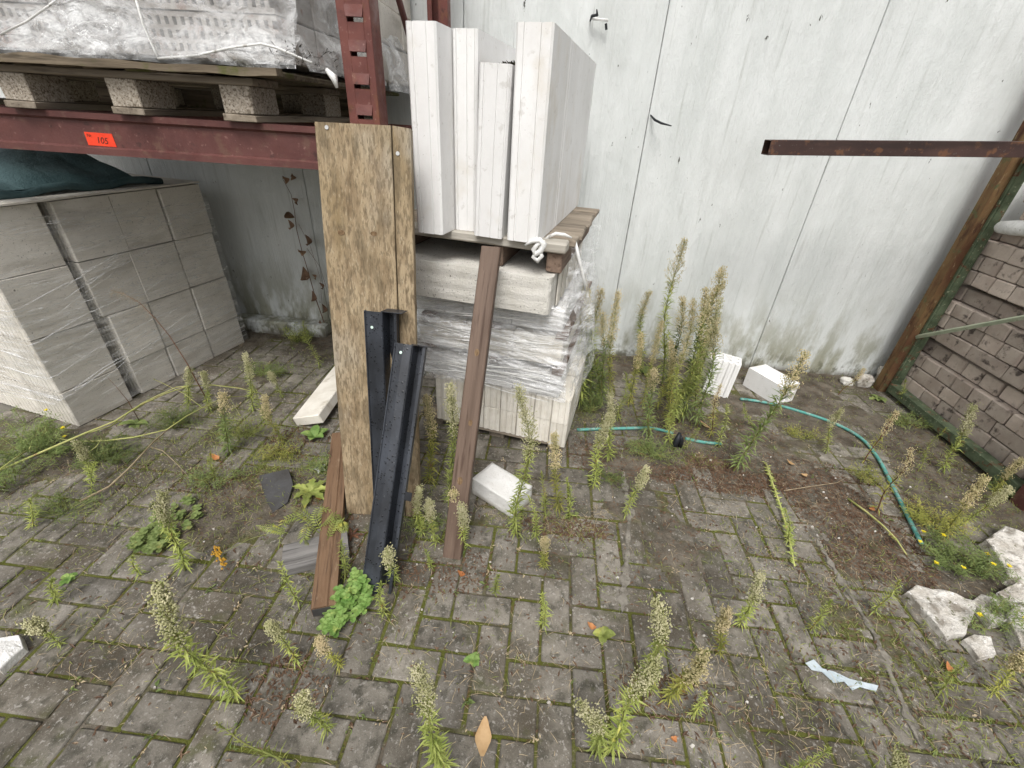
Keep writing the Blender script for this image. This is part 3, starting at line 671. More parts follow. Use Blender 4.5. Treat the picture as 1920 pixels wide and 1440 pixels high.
for k_ in range(22):
    z0 = random.uniform(.08, .9); dz = random.uniform(-.10, .22); y0 = random.uniform(0, .3); y1 = random.uniform(.5, 1.03)
    m.tube([(.016, y0 + (y1 - y0) * i / 8, z0 + dz * i / 8 + .003 * math.sin(i * 2 + k_)) for i in range(9)], [.0003] + [random.uniform(.0005, .0012)] * 7 + [.0003], 3)
for k_ in range(26):
    z0 = random.uniform(.12, .6); dz = random.uniform(-.08, .08)
    m.tube([(-.78 + .78 * i / 8, -.022, z0 + dz * (1 - i / 8) + .004 * math.sin(i + k_)) for i in range(9)], [.0004] + [random.uniform(.0008, .0020)] * 7 + [.0003], 3)
m.build('film_wrinkle', M_film_stretch, stk)
# pale top edge: thin boards of card on top
m = MB(); m.prism([(-.745, -.004), (.004, -.004), (.010, .3), (-.002, .52), (.008, .8), (-.004, 1.045), (-.745, 1.045)], 1.0135, 1.021, jit=.0); m.build('top_sheet', M_ks_cream, stk)
def fl1(u, v):
    y = -.01 + 1.06 * u; z = .03 + .93 * v
    return (.010 + abs(wr((y * .5, z * 3.5, 3), 6, .012)) + wr((y * .6, z * 5, 9), 9, .004), y, z)
film_sheet(fl1, 90, 80, M_film_thin, 'stretch_film', stk)
def fl2(u, v):
    x = .012 - .80 * u; z = .14 + .84 * v - .05 * u
    return (x, -.012 - abs(wr((x * .5, z * 3.5, 3), 6, .014)) + wr((x, z * 5, 9), 9, .004), z)
film_sheet(fl2, 70, 70, M_film_thin, 'stretch_film', stk)
# film ropes wound round the near corner
m = MB()
for z0, dz, rr in ((.175, .03, .006), (.19, -.02, .004), (.29, .015, .003), (.46, .02, .003), (.62, .01, .0025)):
    P = [(-.8, -.02, z0 - .03 + dz)] + [(-.8 + .81 * i / 6, -.02 - .003 * (i % 2), z0 + dz * (1 - i / 6)) for i in range(1, 7)] + [(.016, .02, z0 + .003), (.016, .2, z0 + .05), (.014, .5, z0 + .09), (.012, .9, z0 + .12)]
    m.tube(P, [rr * 1.4] * 5 + [rr] * 3 + [rr * .5, rr * .35, .0006], 5)
m.build('film_cord', M_film_stretch, stk, True)
# tarpaulin
tp = thing('tarpaulin', (A.x, A.y, 1.022), 'dark teal tarpaulin crumpled on top of the wrapped block stack', 'tarpaulin', rz=ang)
def tf(u, v):
    x = -.78 + .72 * u - .05 * (1 - v) * u; y = -.03 + .80 * v + .05 * u
    e = min(u, 1 - u, v, 1 - v)
    h = .012 + .125 * sstep(0, .75, (1 - u)) * sstep(-.15, .25, v) + (wr((x, y, 5), 3, .05) * sstep(0, .15, e + .05) + abs(wr((x * 1, y * 2, 1), 3, .045))) * sstep(0, .3, 1 - u)
    rim = .022 * math.exp(-((1 - u) / .06) ** 2)
    return (x, y, max(.008, h * sstep(-.02, .22, 1 - u)) + rim)
film_sheet(tf, 80, 80, M_tarp, 'tarp_sheet', tp)
m = MB(); m.tube([(-.065 - .05 * (1 - i / 10) , -.03 + .085 * i + .05, .02 + .012 * math.sin(i * 1.7)) for i in range(11)], .018, 8); m.build('rolled_hem', M_tarp, tp, True)

# ================================================================== CENTRAL STACK
ROT = R(-11)
F0 = gz(1060, 858, .0)                         # front right foot of the lower pallet
low = thing('wooden_pallet', (F0.x - .01, F0.y + .02, 0), 'low wooden pallet on the paving under the central block stack', 'pallet', rz=ROT)
random.seed(31)
for xx in (-.74, -.40, -.09):
    m = MB(); m.cbox(xx, xx + .08, .02, .86, 0, .038, .003, jit=.001); m.build('runner', M_pallet_y, low)
for i in range(6):
    m = MB(); m.cbox(-.76, -.004, .0 + i * .15, .11 + i * .15, .0392, .058, .003, jit=.0015); m.build('deck_board', M_pallet_x, low)
# cream bricks: two courses
cr = thing('brick_course_stack', (F0.x, F0.y, .059), 'cream sand lime bricks in two courses at the foot of the central stack', 'brick stack', rz=ROT)
ms = []
for i in range(4):
    m = MB(); m.prism(grooved(.083, .24, [(.3, .02, .004), (.68, .02, .004)], [(.5, .02, .004)], .004), 0, .133, jit=.0009); ms.append(m.mesh('brick', M_ks_cream))
for row in range(2):
    link('brick', ms[0], cr, (-.095, 0, .1355 * row), (0, 0, 0))
    for k in range(7):
        for d in range(3):
            if d > 0 and k > 0: continue
            link('brick', ms[random.randrange(4)], cr, (-.18 - .0855 * (k) + (.0), .012 + .245 * d + random.uniform(-.005, .004), .1355 * row + random.uniform(0, .001)), (0, 0, random.uniform(-.012, .012)))
    for d in range(1, 3): link('brick', ms[1], cr, (-.095, .245 * d, .1355 * row), (0, 0, 0))
# wrapped middle: slabs with wooden spacers
MZ = .335
F1 = gz(1035, 520, .92)
mid = thing('wrapped_slab_stack', (F0.x - .05, F0.y + .01, MZ), 'pale blocks wound in shiny stretch film between cream bricks and rough slab', 'block stack', rz=ROT)
layers = [(.0, .115), (.155, .135), (.315, .100)]
for li, (z0, h) in enumerate(layers):
    sh = -.012 * li
    for k in range(3):
        m = MB(); m.cbox(-.70 + k * .228, -.70 + k * .228 + .225, 0.0, .80, 0, h, .006, jit=.002); o = m.build('slab', M_ks if li != 1 else M_ks_cream, mid); o.location = (sh, .01 * li, z0)
for z0 in (.118, .293):
    for xx in (-.69, -.36, -.065):
        m = MB(); m.cbox(xx, xx + .05, -.005, .80, z0, z0 + .022 if z0 > .2 else z0 + .034, .003, jit=.001); m.build('wooden_spacer', M_brownwood, mid)
def fm(u, v):          # front film
    x = -.74 + .755 * u; z = -.02 + .45 * v + .025 * math.sin(u * 2.5)
    y = -.022 + wr((x * .8, z * 6, 3), 6, .012) + wr((x * .7, z * 9 + x * 2.4, 8), 12, .009) + .012 * math.sin(v * 9 + 1.3 * u)
    return (x - .03 * v, y, z)
film_sheet(fm, 130, 110, M_film_stretch, 'stretch_film', mid)
film_sheet(lambda u, v: (fm(u, v)[0], fm(u, v)[1] - .010 + wr((u * 2, v * 14, 2), 3, .01), fm(u, v)[2]), 90, 110, M_film_stretch, 'stretch_film', mid)
def fr(u, v):          # right side film, reaching up to the pallet above and hanging out at the foot
    y = -.03 + .74 * u; z = -.06 + .60 * v + .10 * u * v
    x = .012 + .030 * (1 - v) + wr((y * 2, z * 1, 31), 3, .05) + wr((y * 2 + z * 2, z * 3, 33), 6, .010) - .06 * v * v
    return (x, y, z)
film_sheet(fr, 90, 100, M_film_stretch, 'stretch_film', mid)
film_sheet(lambda u, v: (fr(u, v)[0] + .012 + wr((u * 3, v * 3, 2), 1.3, .04), fr(u, v)[1], fr(u, v)[2]), 60, 60, M_film_stretch, 'loose_film', mid)
m = MB()
for k in range(26):
    zz = .02 + .40 * random.random(); a0 = random.uniform(-.06, .07); x0 = random.uniform(-.74, -.4); x1 = random.uniform(-.2, .0)
    m.tube([(x0 + (x1 - x0) * i / 8, -.035 - .006 * random.random(), zz + a0 * i / 8 + .004 * math.sin(i + k)) for i in range(9)], [.0004] + [random.uniform(.0010, .0026)] * 7 + [.0004], 4)
m.build('film_wrinkle', M_film_solid, mid, True)
# rough top slab with rounded corner
rs = thing('rough_concrete_slab', (F1.x, F1.y, .765), 'rough pitted grey concrete slab right under the upper pallet', 'slab', rz=ROT)
m = MB(); pr_ = [(-.74, 0), (-.02, 0), (-.010, .003), (-.003, .010), (0, .02), (0, .80), (-.74, .80)]
m.prism(pr_, 0, .150, nseg=6, jit=.0022); m.build('slab_body', M_rough, rs)
m = MB();
for i in range(6): m.cbox(.003, .010, .12 + i * .11, .185 + i * .11, .0, .15, .002)
m.build('side_rib', M_ks_cream, rs)
# upper pallet (deck boards across, stringers along)
PZ = 1.035
F2 = gz(1062, 462, 1.03)
upp = thing('wooden_pallet', (F2.x, F2.y, PZ), 'weathered wooden pallet carrying four tall white slabs', 'pallet', rz=ROT)
random.seed(41)
yb = 0
for i in range(8):
    w = .075 if i == 0 else random.uniform(.085, .11)
    dx = random.uniform(-.012, .02) + (.0 if i == 0 else .01); th = .034 if i == 0 else .024
    m = MB(); m.cbox(-.78, dx, yb, yb + w, -th + (.0 if i == 0 else random.uniform(-.004, .0)), 0, .005, jit=.003); m.build('deck_board', M_palewood if i == 0 else M_pallet_x, upp); yb += w + random.uniform(.004, .016)
for xx in (-.75, -.29, -.075):
    w = .06 if xx != -.29 else .042
    m = MB(); m.cbox(xx, xx + w, .02, yb - .03, -.115, -.0385, .004, jit=.002); m.build('stringer', M_brownwood, upp)
# tall slabs
def tall_slab(pl_, pr_px, ztop, label, lean=0.0, thick=.115, rz=ROT, cream=False, L=.985, chips=()):
    a = gz(*pl_, PZ + .002); b = gz(*pr_px, PZ + .002)
    t = thing('tall_slab', (a.x, a.y, PZ + .002), label, 'slab', 'tall white slabs standing on the pallet', rz)
    m = MB(); H_ = ztop - PZ
    fr_ = [(.24, .007, .005), (.70, .007, .005)] if not cream else [(.18, .006, .004), (.60, .006, .004), (.9, .004, .003)]
    m.prism(grooved(thick, L, fr_, [(.30, .012, .0015), (.34, .012, .0015)], .007), 0, H_, Matrix.Rotation(lean, 4, 'Y'), nseg=1, jit=.0006)
    m.build('slab_body', M_ks, t); return t, a
tall_slab((782, 435), (833, 437), 1.655, 'leftmost tall white slab on the pallet, beside the weathered board', thick=.103)
tall_slab((853, 430), (884, 434), 1.655, 'second tall slab from the weathered board, creamy and half hidden by a shorter one', lean=.0, thick=.088, cream=True)
tb, ab = tall_slab((888, 441), (945, 448), 1.565, 'shortest of the tall slabs, with a dark dirt clump on its top', lean=R(1.6), thick=.108, cream=True, L=.94)
tall_slab((950, 450), (1005, 458), 1.662, 'rightmost tall white slab showing its broad smooth side to the wall', thick=.115)
m = MB(); random.seed(3)
for i in range(220):
    p = Vector((random.gauss(0, .018), random.gauss(0, .012), random.uniform(0, .012)))
    m.leaf(p, (random.uniform(-1, 1), random.uniform(-1, 1), 1), (random.choice((-1, 1)), .3, 0), random.uniform(.006, .016), .004)
t = tag(m.build('dirt_clump', M_moss), 'small dark moss clump on top of the shortest tall slab', 'moss'); t.location = (ab.x + .11, ab.y + .085, 1.560)
# knotted film on the pallet corner
kn = thing('knotted_film', gz(1003, 462, PZ), 'knotted strip of clear film tied round the pallet front board', 'film')
K0 = kn.location
m = MB(); Pk = lambda l, Y: [gy(a, b, Y) - K0 for a, b in l]
Yk = F2.y - .02
m.tube(Pk([(984, 460), (998, 452), (1012, 450), (1020, 458), (1014, 470), (1003, 478), (1000, 468), (1008, 458), (1022, 452)], Yk), [.003, .008, .011, .012, .012, .010, .010, .008, .004], 7)
m.build('film_knot', M_film_solid, kn, True); m = MB(); m.tube(Pk([(1018, 456), (1028, 444), (1042, 438), (1058, 440), (1072, 446)], Yk + .09), [.005, .006, .007, .007, .003], 6)
m.build('film_tail', M_film_solid, kn, True); m = MB(); m.tube(Pk([(1006, 470), (1000, 482), (1008, 489), (1016, 480), (1012, 468)], Yk), [.006, .009, .010, .009, .005], 7)
m.build('film_loop', M_film_solid, kn, True)
m = MB(); m.tube(Pk([(1078, 452), (1084, 480), (1093, 515), (1098, 545)], Yk + .12), [.006, .008, .006, .003], 6)
m.build('film_strand', M_film_solid, kn, True)
m = MB()
def fh(u, v):
    p = gy(1074 + 22 * v * u + 14 * u - 22 * v * (1 - u), 458 + 120 * v, Yk + .10 + .06 * u) - K0
    return (p.x + wr((u * 3, v * 4, 1), 2, .01), p.y + wr((u * 4, v * 5, 5), 2, .03), p.z)
film_sheet(fh, 16, 30, M_film_stretch, 'hanging_film', kn)
# ================================================================== LEANING TIMBER AND STEEL
def corner_board(name, label, cat, BL, BR, TL, TR, th, mat, nseg=12, extra=None, jit=.0008):
    """board given by the corners of its front face; returns thing at its foot, with basis"""
    BL, BR, TL, TR = map(Vector, (BL, BR, TL, TR)); o = (BL + BR) / 2
    t = thing(name, o, label, cat)
    z = ((TL + TR) / 2 - o); L = z.length; z.normalize(); x = (BR - BL); x = (x - z * x.dot(z)).normalized(); y = z.cross(x)
    return t, x, y, z, L
# wide weathered board
BL, BR = gz(650, 962), gz(787, 970); TL, TR = gy(592, 229, 1.515), gy(768, 236, 1.515)
t, x, y, z, L = corner_board('wide_board', 'wide weathered wooden board leaning upright on the red rack post', 'board', BL, BR, TL, TR, .03, M_board)
Mb = Matrix(((x.x, y.x, z.x, 0), (x.y, y.y, z.y, 0), (x.z, y.z, z.z, 0), (0, 0, 0, 1)))
wB = (BR - BL).length; wT = (TR - TL).length; TH = .028
def strip(a, b, nm, top0, top1):
    """a,b: fractions across; built as a slab with slightly wandering edges"""
    m = MB(); n = 18; vs = []; fs = []
    for i in range(n + 1):
        f = i / n; w = wB + (wT - wB) * f; xx = lambda q: -w / 2 + w * q
        ja = .0015 * noise.noise(Vector((a * 9, f * 12, 1))) ; jb = .0015 * noise.noise(Vector((b * 9 + 3, f * 12, 1)))
        la = L * f + (top0 if i == n else 0); lb = L * f + (top1 if i == n else 0)
        A_, B_ = xx(a) + ja, xx(b) + jb; c = .002
        vs += [(A_, c, la), (A_ + c, 0, la), (B_ - c, 0, lb), (B_, c, lb), (B_, TH, lb), (A_, TH, la)]
    for i in range(n):
        for j in range(6): fs.append((i * 6 + j, i * 6 + (j + 1) % 6, i * 6 + 6 + (j + 1) % 6, i * 6 + 6 + j))
    fs += [tuple(range(5, -1, -1)), tuple(n * 6 + j for j in range(6))]
    m.add(vs, fs, Mb); return m.build(nm, M_board, t)
strip(0, .795, 'plank', 0, 0); strip(.808, 1, 'plank', 0, -.006)
def on_board(px, py, d=0.0):
    r = ray(px, py); n_ = y; q = (BL - CP).dot(n_) / r.dot(n_); return CP + r * q - t.location + y * (-d)
for i, (px, py) in enumerate(((613, 239), (746, 288))):
    m = MB(); c = on_board(px, py, .001); Mc = Matrix.Translation(c) @ Mb
    m.prism([(.006 * math.cos(a_ * R(30)), .006 * math.sin(a_ * R(30))) for a_ in range(12)], 0, .002, Mc @ Matrix.Rotation(R(90), 4, 'X')); m.build('screw', M_screw, t)
M_knot = make('wood_knot', (.10, .06, .03, 1), (.24, .16, .09, 1), 160, (1, 1, .3), rough=.9)
for (px, py, a_, b_) in ((640, 436, .012, .008), (701, 438, .011, .007)):
    m = MB(); c = on_board(px, py, .0005); Mc = Matrix.Translation(c) @ Mb @ Matrix.Rotation(R(90), 4, 'X')
    m.prism([(a_ * math.cos(q * R(24)), b_ * math.sin(q * R(24))) for q in range(15)], -.001, .0014, Mc); m.build('knot', M_knot, t)
# hat shaped steel channels
def channel(name_label, BLc, TLc, wdt, roll, mark, tabpos=None, second=.05):
    BLc = Vector(BLc); TLc = Vector(TLc); t = thing('steel_channel', BLc, name_label, 'steel channel', 'black steel channels leaning on the board')
    z = (TLc - BLc); L = z.length; z.normalize(); x = Vector((math.cos(roll), math.sin(roll), 0)); x = (x - z * x.dot(z)).normalized(); y = z.cross(x)
    Mc = Matrix(((x.x, y.x, z.x, 0), (x.y, y.y, z.y, 0), (x.z, y.z, z.z, 0), (0, 0, 0, 1)))
    w = wdt; th = .0025; s = second
    out = [(0, .012), (0, 0), (w * .5, -.003), (w, 0), (w + .002, .048), (w + s, .046), (w + s, .010), (w + s + .010, .010)]
    inn = [(p[0] + (th if i < 2 else -th if i in (3,) else 0), p[1] + th) for i, p in enumerate(out)][::-1]
    inn = [(w + s + .010, .010 + th), (w + s - th, .010 + th), (w + s - th, .046 + th), (w - th, .048 + th), (w - th, th), (w * .5, 0), (th, th), (th, .012)]
    inn[1] = (w + s + th, .010 + th); inn[2] = (w + s + th, .046 + th)
    m = MB(); m.prism(out + inn, 0, L, Mc); m.build('channel_profile', M_black, t)
    m = MB(); m.cbox(w * .9, w + s + .034, -.002, .052, L + .0005, L + .0035, .001, Mc); m.build('end_plate', M_black, t)
    m = MB(); m.cbox(w * .93, w * .985, -.0045, -.0005, 0, L, .0015, Mc); m.cbox(.001, .006, -.0045, .0, 0, L, .0015, Mc); m.build('edge_bead', M_black, t)
    m = MB(); m.prism([(w * .42 + .005 * math.cos(q * R(30)), .005 * math.sin(q * R(30))) for q in range(12)], 0, .0012, Mc @ Matrix.Translation((0, -.0032, L - mark)) @ Matrix.Rotation(R(90), 4, 'X')); m.build('paint_dot', M_dot, t)
    if tabpos:
        m = MB(); m.cbox(w + s - .002, w + s + .034, .012, .015, tabpos, tabpos + .03, .001, Mc); m.build('tab', M_plastic, t)
    return t
pb = lambda px, py, off: (lambda r: CP + r * ((BL - y * off - CP).dot(y) / r.dot(y)))(ray(px, py))
by = y.copy()
if by.y < 0: by = -by
def pb(px, py, off):
    r = ray(px, py); return CP + r * ((BL - by * off - CP).dot(by) / r.dot(by))
channel('black steel channel standing behind, flat against the weathered board', gz(702, 968), pb(682, 582, .045), .068, R(-4), .055, second=.034)
channel('wet black steel channel in front, leaning a little to the right', gz(676, 1108), pb(740, 642, .10), .066, R(-6), .030, tabpos=.34, second=.030)
# dark brown batten
BLb, TLb = gz(828, 1046), gz(862, 1051)
def batten(name, label, cat, foot, top, w, th, mat, roll, over=0.0, mlocal='z'):
    foot = Vector(foot); top = Vector(top); t = thing(name, foot, label, cat); z = top - foot; L = z.length; z.normalize()
    x = Vector((math.cos(roll), math.sin(roll), 0)); x = (x - z * x.dot(z)).normalized(); y_ = z.cross(x)
    t.matrix_world = Matrix(((x.x, y_.x, z.x, foot.x), (x.y, y_.y, z.y, foot.y), (x.z, y_.z, z.z, foot.z), (0, 0, 0, 1)))
    m = MB(); n = 14
    m.prism([(-w / 2, .003), (-w / 2 + .003, 0), (w / 2 - .003, 0), (w / 2, .003), (w / 2, th), (-w / 2, th)], 0, L + over, nseg=n, jit=.0007)
    return t, m
TB = gy(920, 462, F2.y - .05)
t, m = batten('brown_batten', 'narrow dark brown wooden batten leaning on the upper pallet front', 'batten', gz(846, 1049), TB, (TLb - BLb).length * 1.02, .032, M_batten, R(-5))
for o_ in (m.build('batten_wood', M_batten, t),): pass
for (z_, a_) in ((.30, .010), (.52, .008), (.78, .009)):
    m = MB(); m.prism([(a_ * math.cos(q * R(24)) + .008 * math.sin(z_ * 40), 1.5 * a_ * math.sin(q * R(24))) for q in range(15)], -.0012, .0008, Matrix.Translation((0, 0, z_)) @ Matrix.Rotation(R(90), 4, 'X')); m.build('knot', M_knot, t)
# short reddish batten lying on the ground
a = gz(611, 1153); b = gz(642, 832); d = (b - a); L = d.length; ang = math.atan2(d.y, d.x) - math.pi / 2
t = thing('short_batten', (a.x, a.y, 0), 'short reddish brown grooved batten lying on the paving left of the board foot', 'batten', rz=ang)
t.rotation_euler = (R(1.5), 0, ang)
m = MB(); m.prism([(-.038, 0), (.038, 0), (.038, .040), (.018, .044), (.015, .040), (.010, .044), (-.035, .044), (-.038, .041)], 0, L, Matrix(((1, 0, 0, 0), (0, 0, 1, 0), (0, 1, 0, .006), (0, 0, 0, 1))), nseg=10, jit=.0007)
m.build('batten_wood', M_redwood, t)
m = MB(); m.prism([(-.036, 0), (.036, 0), (.036, .036), (-.036, .036)], -.0022, -.0008, Matrix(((1, 0, 0, 0), (0, 0, 1, 0), (0, 1, 0, .008), (0, 0, 0, 1)))); m.build('end_grain', M_slate, t)
# weathered grey rail piece under it
a = gz(535, 1060); t = thing('grey_rail_piece', (a.x, a.y, 0), 'weathered grey grooved rail offcut beside the reddish batten', 'offcut', rz=R(-64))
m = MB(); m.prism([(-.05, 0), (.05, 0), (.05, .030), (.030, .032), (.027, .022), (.020, .022), (.018, .048), (-.05, .050)], 0, .22, Matrix(((1, 0, 0, 0), (0, 0, 1, 0), (0, 1, 0, .002), (0, 0, 0, 1))), nseg=5, jit=.0012)
m.build('rail_body', M_greyold, t)
# dark slate shard
c = gz(522, 925); t = thing('slate_shard', (c.x, c.y, .008), 'dark grey slate shard lying left of the leafy dandelion', 'slate')
P = [gz(*p) - c for p in ((488, 897), (545, 889), (553, 915), (541, 945), (512, 962), (500, 940), (494, 918))]
m = MB(); m.prism([(p.x, p.y) for p in P][::-1], 0, .009, jit=.0005); o = m.build('shard_body', M_slate, t); t.rotation_euler = (R(9), R(-4), 0)
# small grey metal bracket
c = gz(602, 884); t = thing('metal_bracket', (c.x, c.y, .02), 'small jagged grey metal bracket by the reddish batten top', 'bracket')
m = MB(); m.prism([(-.03, -.006), (-.012, -.012), (-.004, -.03), (.004, -.012), (.03, -.014), (.014, .002), (.026, .022), (.002, .012), (-.012, .026), (-.013, .006)], 0, .004); m.build('bracket_plate', M_screw, t); t.rotation_euler = (R(25), R(8), .3)
# pale slab behind the board foot
a = gz(557, 800); b = gz(634, 706)
d = b - a; t = thing('pale_slab', (a.x, a.y, 0), 'pale slab lying on the paving behind the weathered board', 'slab', rz=math.atan2(d.y, d.x) - math.pi / 2)
t.rotation_euler = (R(2), R(-14), math.atan2(d.y, d.x) - math.pi / 2)
m = MB(); m.cbox(0, .15, 0, .62, .0, .055, .005, jit=.002); m.build('slab_body', M_ks_cream, t)
# white aerated block
a = gz(885, 925); b = gz(960, 974); d = b - a
t = thing('aerated_block', (a.x, a.y, 0), 'small white aerated concrete block lying in front of the brown pallet', 'block', rz=math.atan2(d.y, d.x))
rk = rough_rock((d.length, .135, .088), 2.0, 4, .010, .985); rk.v = [(p[0] + d.length / 2, p[1] + .0675, p[2] + .046) for p in rk.v]; rk.build('block_body', M_aac, t, True)
# perforated bricks by the wall
xb = [0, .013, .048, .058, .093, .103, .138, .15]; 
pbk = MB(); holed(pbk, .15, .12, .24, xb, [0, .014, .054, .066, .106, .12], {(i, j) for i in (1, 3, 5) for j in (1, 3)}, .12)
c = gz(1338, 737)
t = thing('perforated_brick', (c.x - .07, c.y + .005, 0), 'white perforated brick standing upright near the wall joint', 'brick', 'white perforated bricks by the wall', rz=R(-20))
pbk.build('brick_body', M_ks, t)
m = MB()
for i in range(4): m.cbox(.012 + i * .036, .032 + i * .036, -.008, -.0005, 0, .238, .003)
m.build('rib', M_ks, t)
t.rotation_euler = (R(-4), R(3), R(-20))
c = gz(1366, 735); t = thing('round_edged_block', (c.x - .05, c.y + .12, .09), 'pale rounded block close behind the standing perforated brick', 'block')
rough_rock((.17, .14, .19), 7.0, 3, .03, .75).build('block_body', M_ks_cream, t, True)
a = gz(1392, 722); b = gz(1446, 756); e = gz(1487, 722)
d = b - a
t = thing('perforated_brick', (a.x, a.y, 0), 'white perforated brick lying on its side right of the panel joint', 'brick', 'white perforated bricks by the wall', rz=math.atan2(d.y, d.x) - R(0))
m = MB(); holed(m, .15, .13, .25, xb, [0, .014, .059, .071, .116, .13], {(i, j) for i in (1, 3, 5) for j in (1, 3)}, .12)
# top face (z) turned to point along local +X -> end with holes faces right and forward
Mh = Matrix(((0, 0, 1, 0), (1, 0, 0, 0), (0, 1, 0, 0.002), (0, 0, 0, 1)))
m.v = [tuple(Mh @ Vector(p)) for p in m.v]; m.build('brick_body', M_ks, t)
# stones at the wall foot
for i, (px, py, s, lab, sd) in enumerate(((1592, 703, (.10, .07, .09), 'small whitish lump at the wall foot left of a bigger one', 3.0), (1626, 702, (.14, .09, .17), 'pale rounded stone between the wall and the rusty post', 5.0), (1565, 702, (.07, .06, .05), 'little grey stone at the wall foot', 8.0))):
    c = gz(px, py); t = thing('stone', (c.x, min(c.y, YW - .09), s[2] * .4), lab, 'stone'); rough_rock(s, sd, 3, .10, .55).build('stone_body', M_rubble if i < 2 else M_rough, t, True)

# rubble pieces on the right
def flat_rubble(pts, h, label, seed, tilt=(0, 0), mat=M_rubble, top=None):
    P = [gz(*p) for p in pts]; c = sum(P, Vector()) / len(P); t = thing('rubble_piece', (c.x, c.y, 0), label, 'rubble', 'white rubble by the yellow flowers')
    Q = []
    for i in range(len(P)):
        a_, b_ = P[i] - c, P[(i + 1) % len(P)] - c; nn = max(2, int((b_ - a_).length / .03))
        for k_ in range(nn):
            q = a_.lerp(b_, k_ / nn); q = q * (1 + .08 * noise.noise(Vector((q.x * 20 + seed, q.y * 20, 0)))); Q.append(q)
    m = MB(); n = len(Q); vs = []; rings = [(1.03, 0), (1.0, h * .5), (.985, h * .93), (.95, h), (.6, h), (.25, h)]
    for (s_, z_) in rings:
        for q in Q: vs.append((q.x * s_, q.y * s_, z_ + (.010 * noise.noise(Vector((q.x * s_ * 25, q.y * s_ * 25, seed))) if z_ > 0 else 0)))
    fs = [(r_ * n + i, r_ * n + (i + 1) % n, (r_ + 1) * n + (i + 1) % n, (r_ + 1) * n + i) for r_ in range(len(rings) - 1) for i in range(n)]
    fs.append(tuple((len(rings) - 1) * n + i for i in range(n)))
    m.add(vs, fs); m.build('rubble_body', mat, t); t.rotation_euler = (tilt[0], tilt[1], 0); return t
flat_rubble([(1692, 1118), (1770, 1202), (1802, 1196), (1822, 1140), (1760, 1118), (1710, 1108)], .035, 'triangular broken slab piece with its tip towards the hose end', 1, (R(4), R(-3)))
flat_rubble([(1838, 1025), (1880, 1092), (1940, 1130), (1985, 1090), (1930, 1022), (1870, 1000)], .045, 'largest white rubble lump, above the yellow flowers', 2, (R(3), 0), M_rubble)
flat_rubble([(1815, 1135), (1850, 1180), (1882, 1172), (1862, 1130), (1830, 1122)], .03, 'small pale rubble piece beside the triangular one', 3)
flat_rubble([(1872, 1162), (1900, 1225), (1960, 1265), (1985, 1200), (1940, 1158), (1900, 1142)], .045, 'crumbled rubble piece at the frame edge below the small one', 4)
flat_rubble([(-40, 1228), (8, 1265), (52, 1222), (44, 1200), (10, 1206)], .03, 'white stone piece lying far left on the mossy pavers', 6, mat=M_aac)
flat_rubble([(1860, 1120), (1890, 1150), (1930, 1150), (1940, 1110), (1900, 1098)], .035, 'pale rubble chip right behind the yellow blooms', 9)

flat_rubble([(1905, 1040), (1925, 1090), (1975, 1120), (2000, 1070), (1960, 1030)], .06, 'white rubble lump cut by the frame edge beyond the largest one', 11, mat=M_aac)
flat_rubble([(1800, 1205), (1830, 1240), (1862, 1232), (1850, 1200), (1820, 1195)], .02, 'thin broken chip just below the triangular piece', 12)
# mortar smears on the paving
M_mortar = make('pale_mortar_smear', (.16, .145, .12, 1), (.26, .24, .205, 1), 30, rough=.95, layers=[((.11, .10, .08, 1), 40, .5, .62, I3, 6, .85, None)], bumps=[(150, I3, .002)])
def smear(pts, w, label, seed):
    P = [gz(*p) for p in pts]; c = sum(P, Vector()) / len(P); t = thing('mortar_smear', (c.x, c.y, .0035), label, 'mortar smear', 'pale mortar smears'); vs = []; fs = []; N = 60
    for i in range(N + 1):
        q = at_stem0(P, i / N); q2 = at_stem0(P, min(1, i / N + .02)); d = (q2 - q); d = d.normalized() if d.length > 1e-6 else Vector((0, 1, 0)); s = Vector((-d.y, d.x, 0))
        ww = w * (.25 + .9 * abs(noise.noise(Vector((i * .23, seed, 0)))) * 1.6) * min(1, i / 4, (N - i) / 4 + .02)
        for sg, zz in ((-1, -.003), (-.7, .0), (.7, .0), (1, -.003)): vs.append(tuple(q - c + s * ww * sg + Vector((0, 0, zz))))
    for i in range(N):
        for j in range(3): fs.append((i * 4 + j, i * 4 + j + 1, i * 4 + 5 + j, i * 4 + 4 + j))
    m = MB(); m.add(vs, fs); m.build('smear_crust', M_mortar, t)
def at_stem0(P, f):
    x = f * (len(P) - 1); i = min(int(x), len(P) - 2); return P[i].lerp(P[i + 1], x - i)
smear([(1165, 850), (1170, 900), (1180, 960), (1176, 1040), (1170, 1100), (1166, 1150)], .030, 'pale mortar smear running towards the camera right of the stack', 3)
smear([(1530, 1010), (1560, 1060), (1590, 1110), (1640, 1190), (1680, 1290), (1725, 1400)], .020, 'long pale mortar smear curving down the right paving', 5)
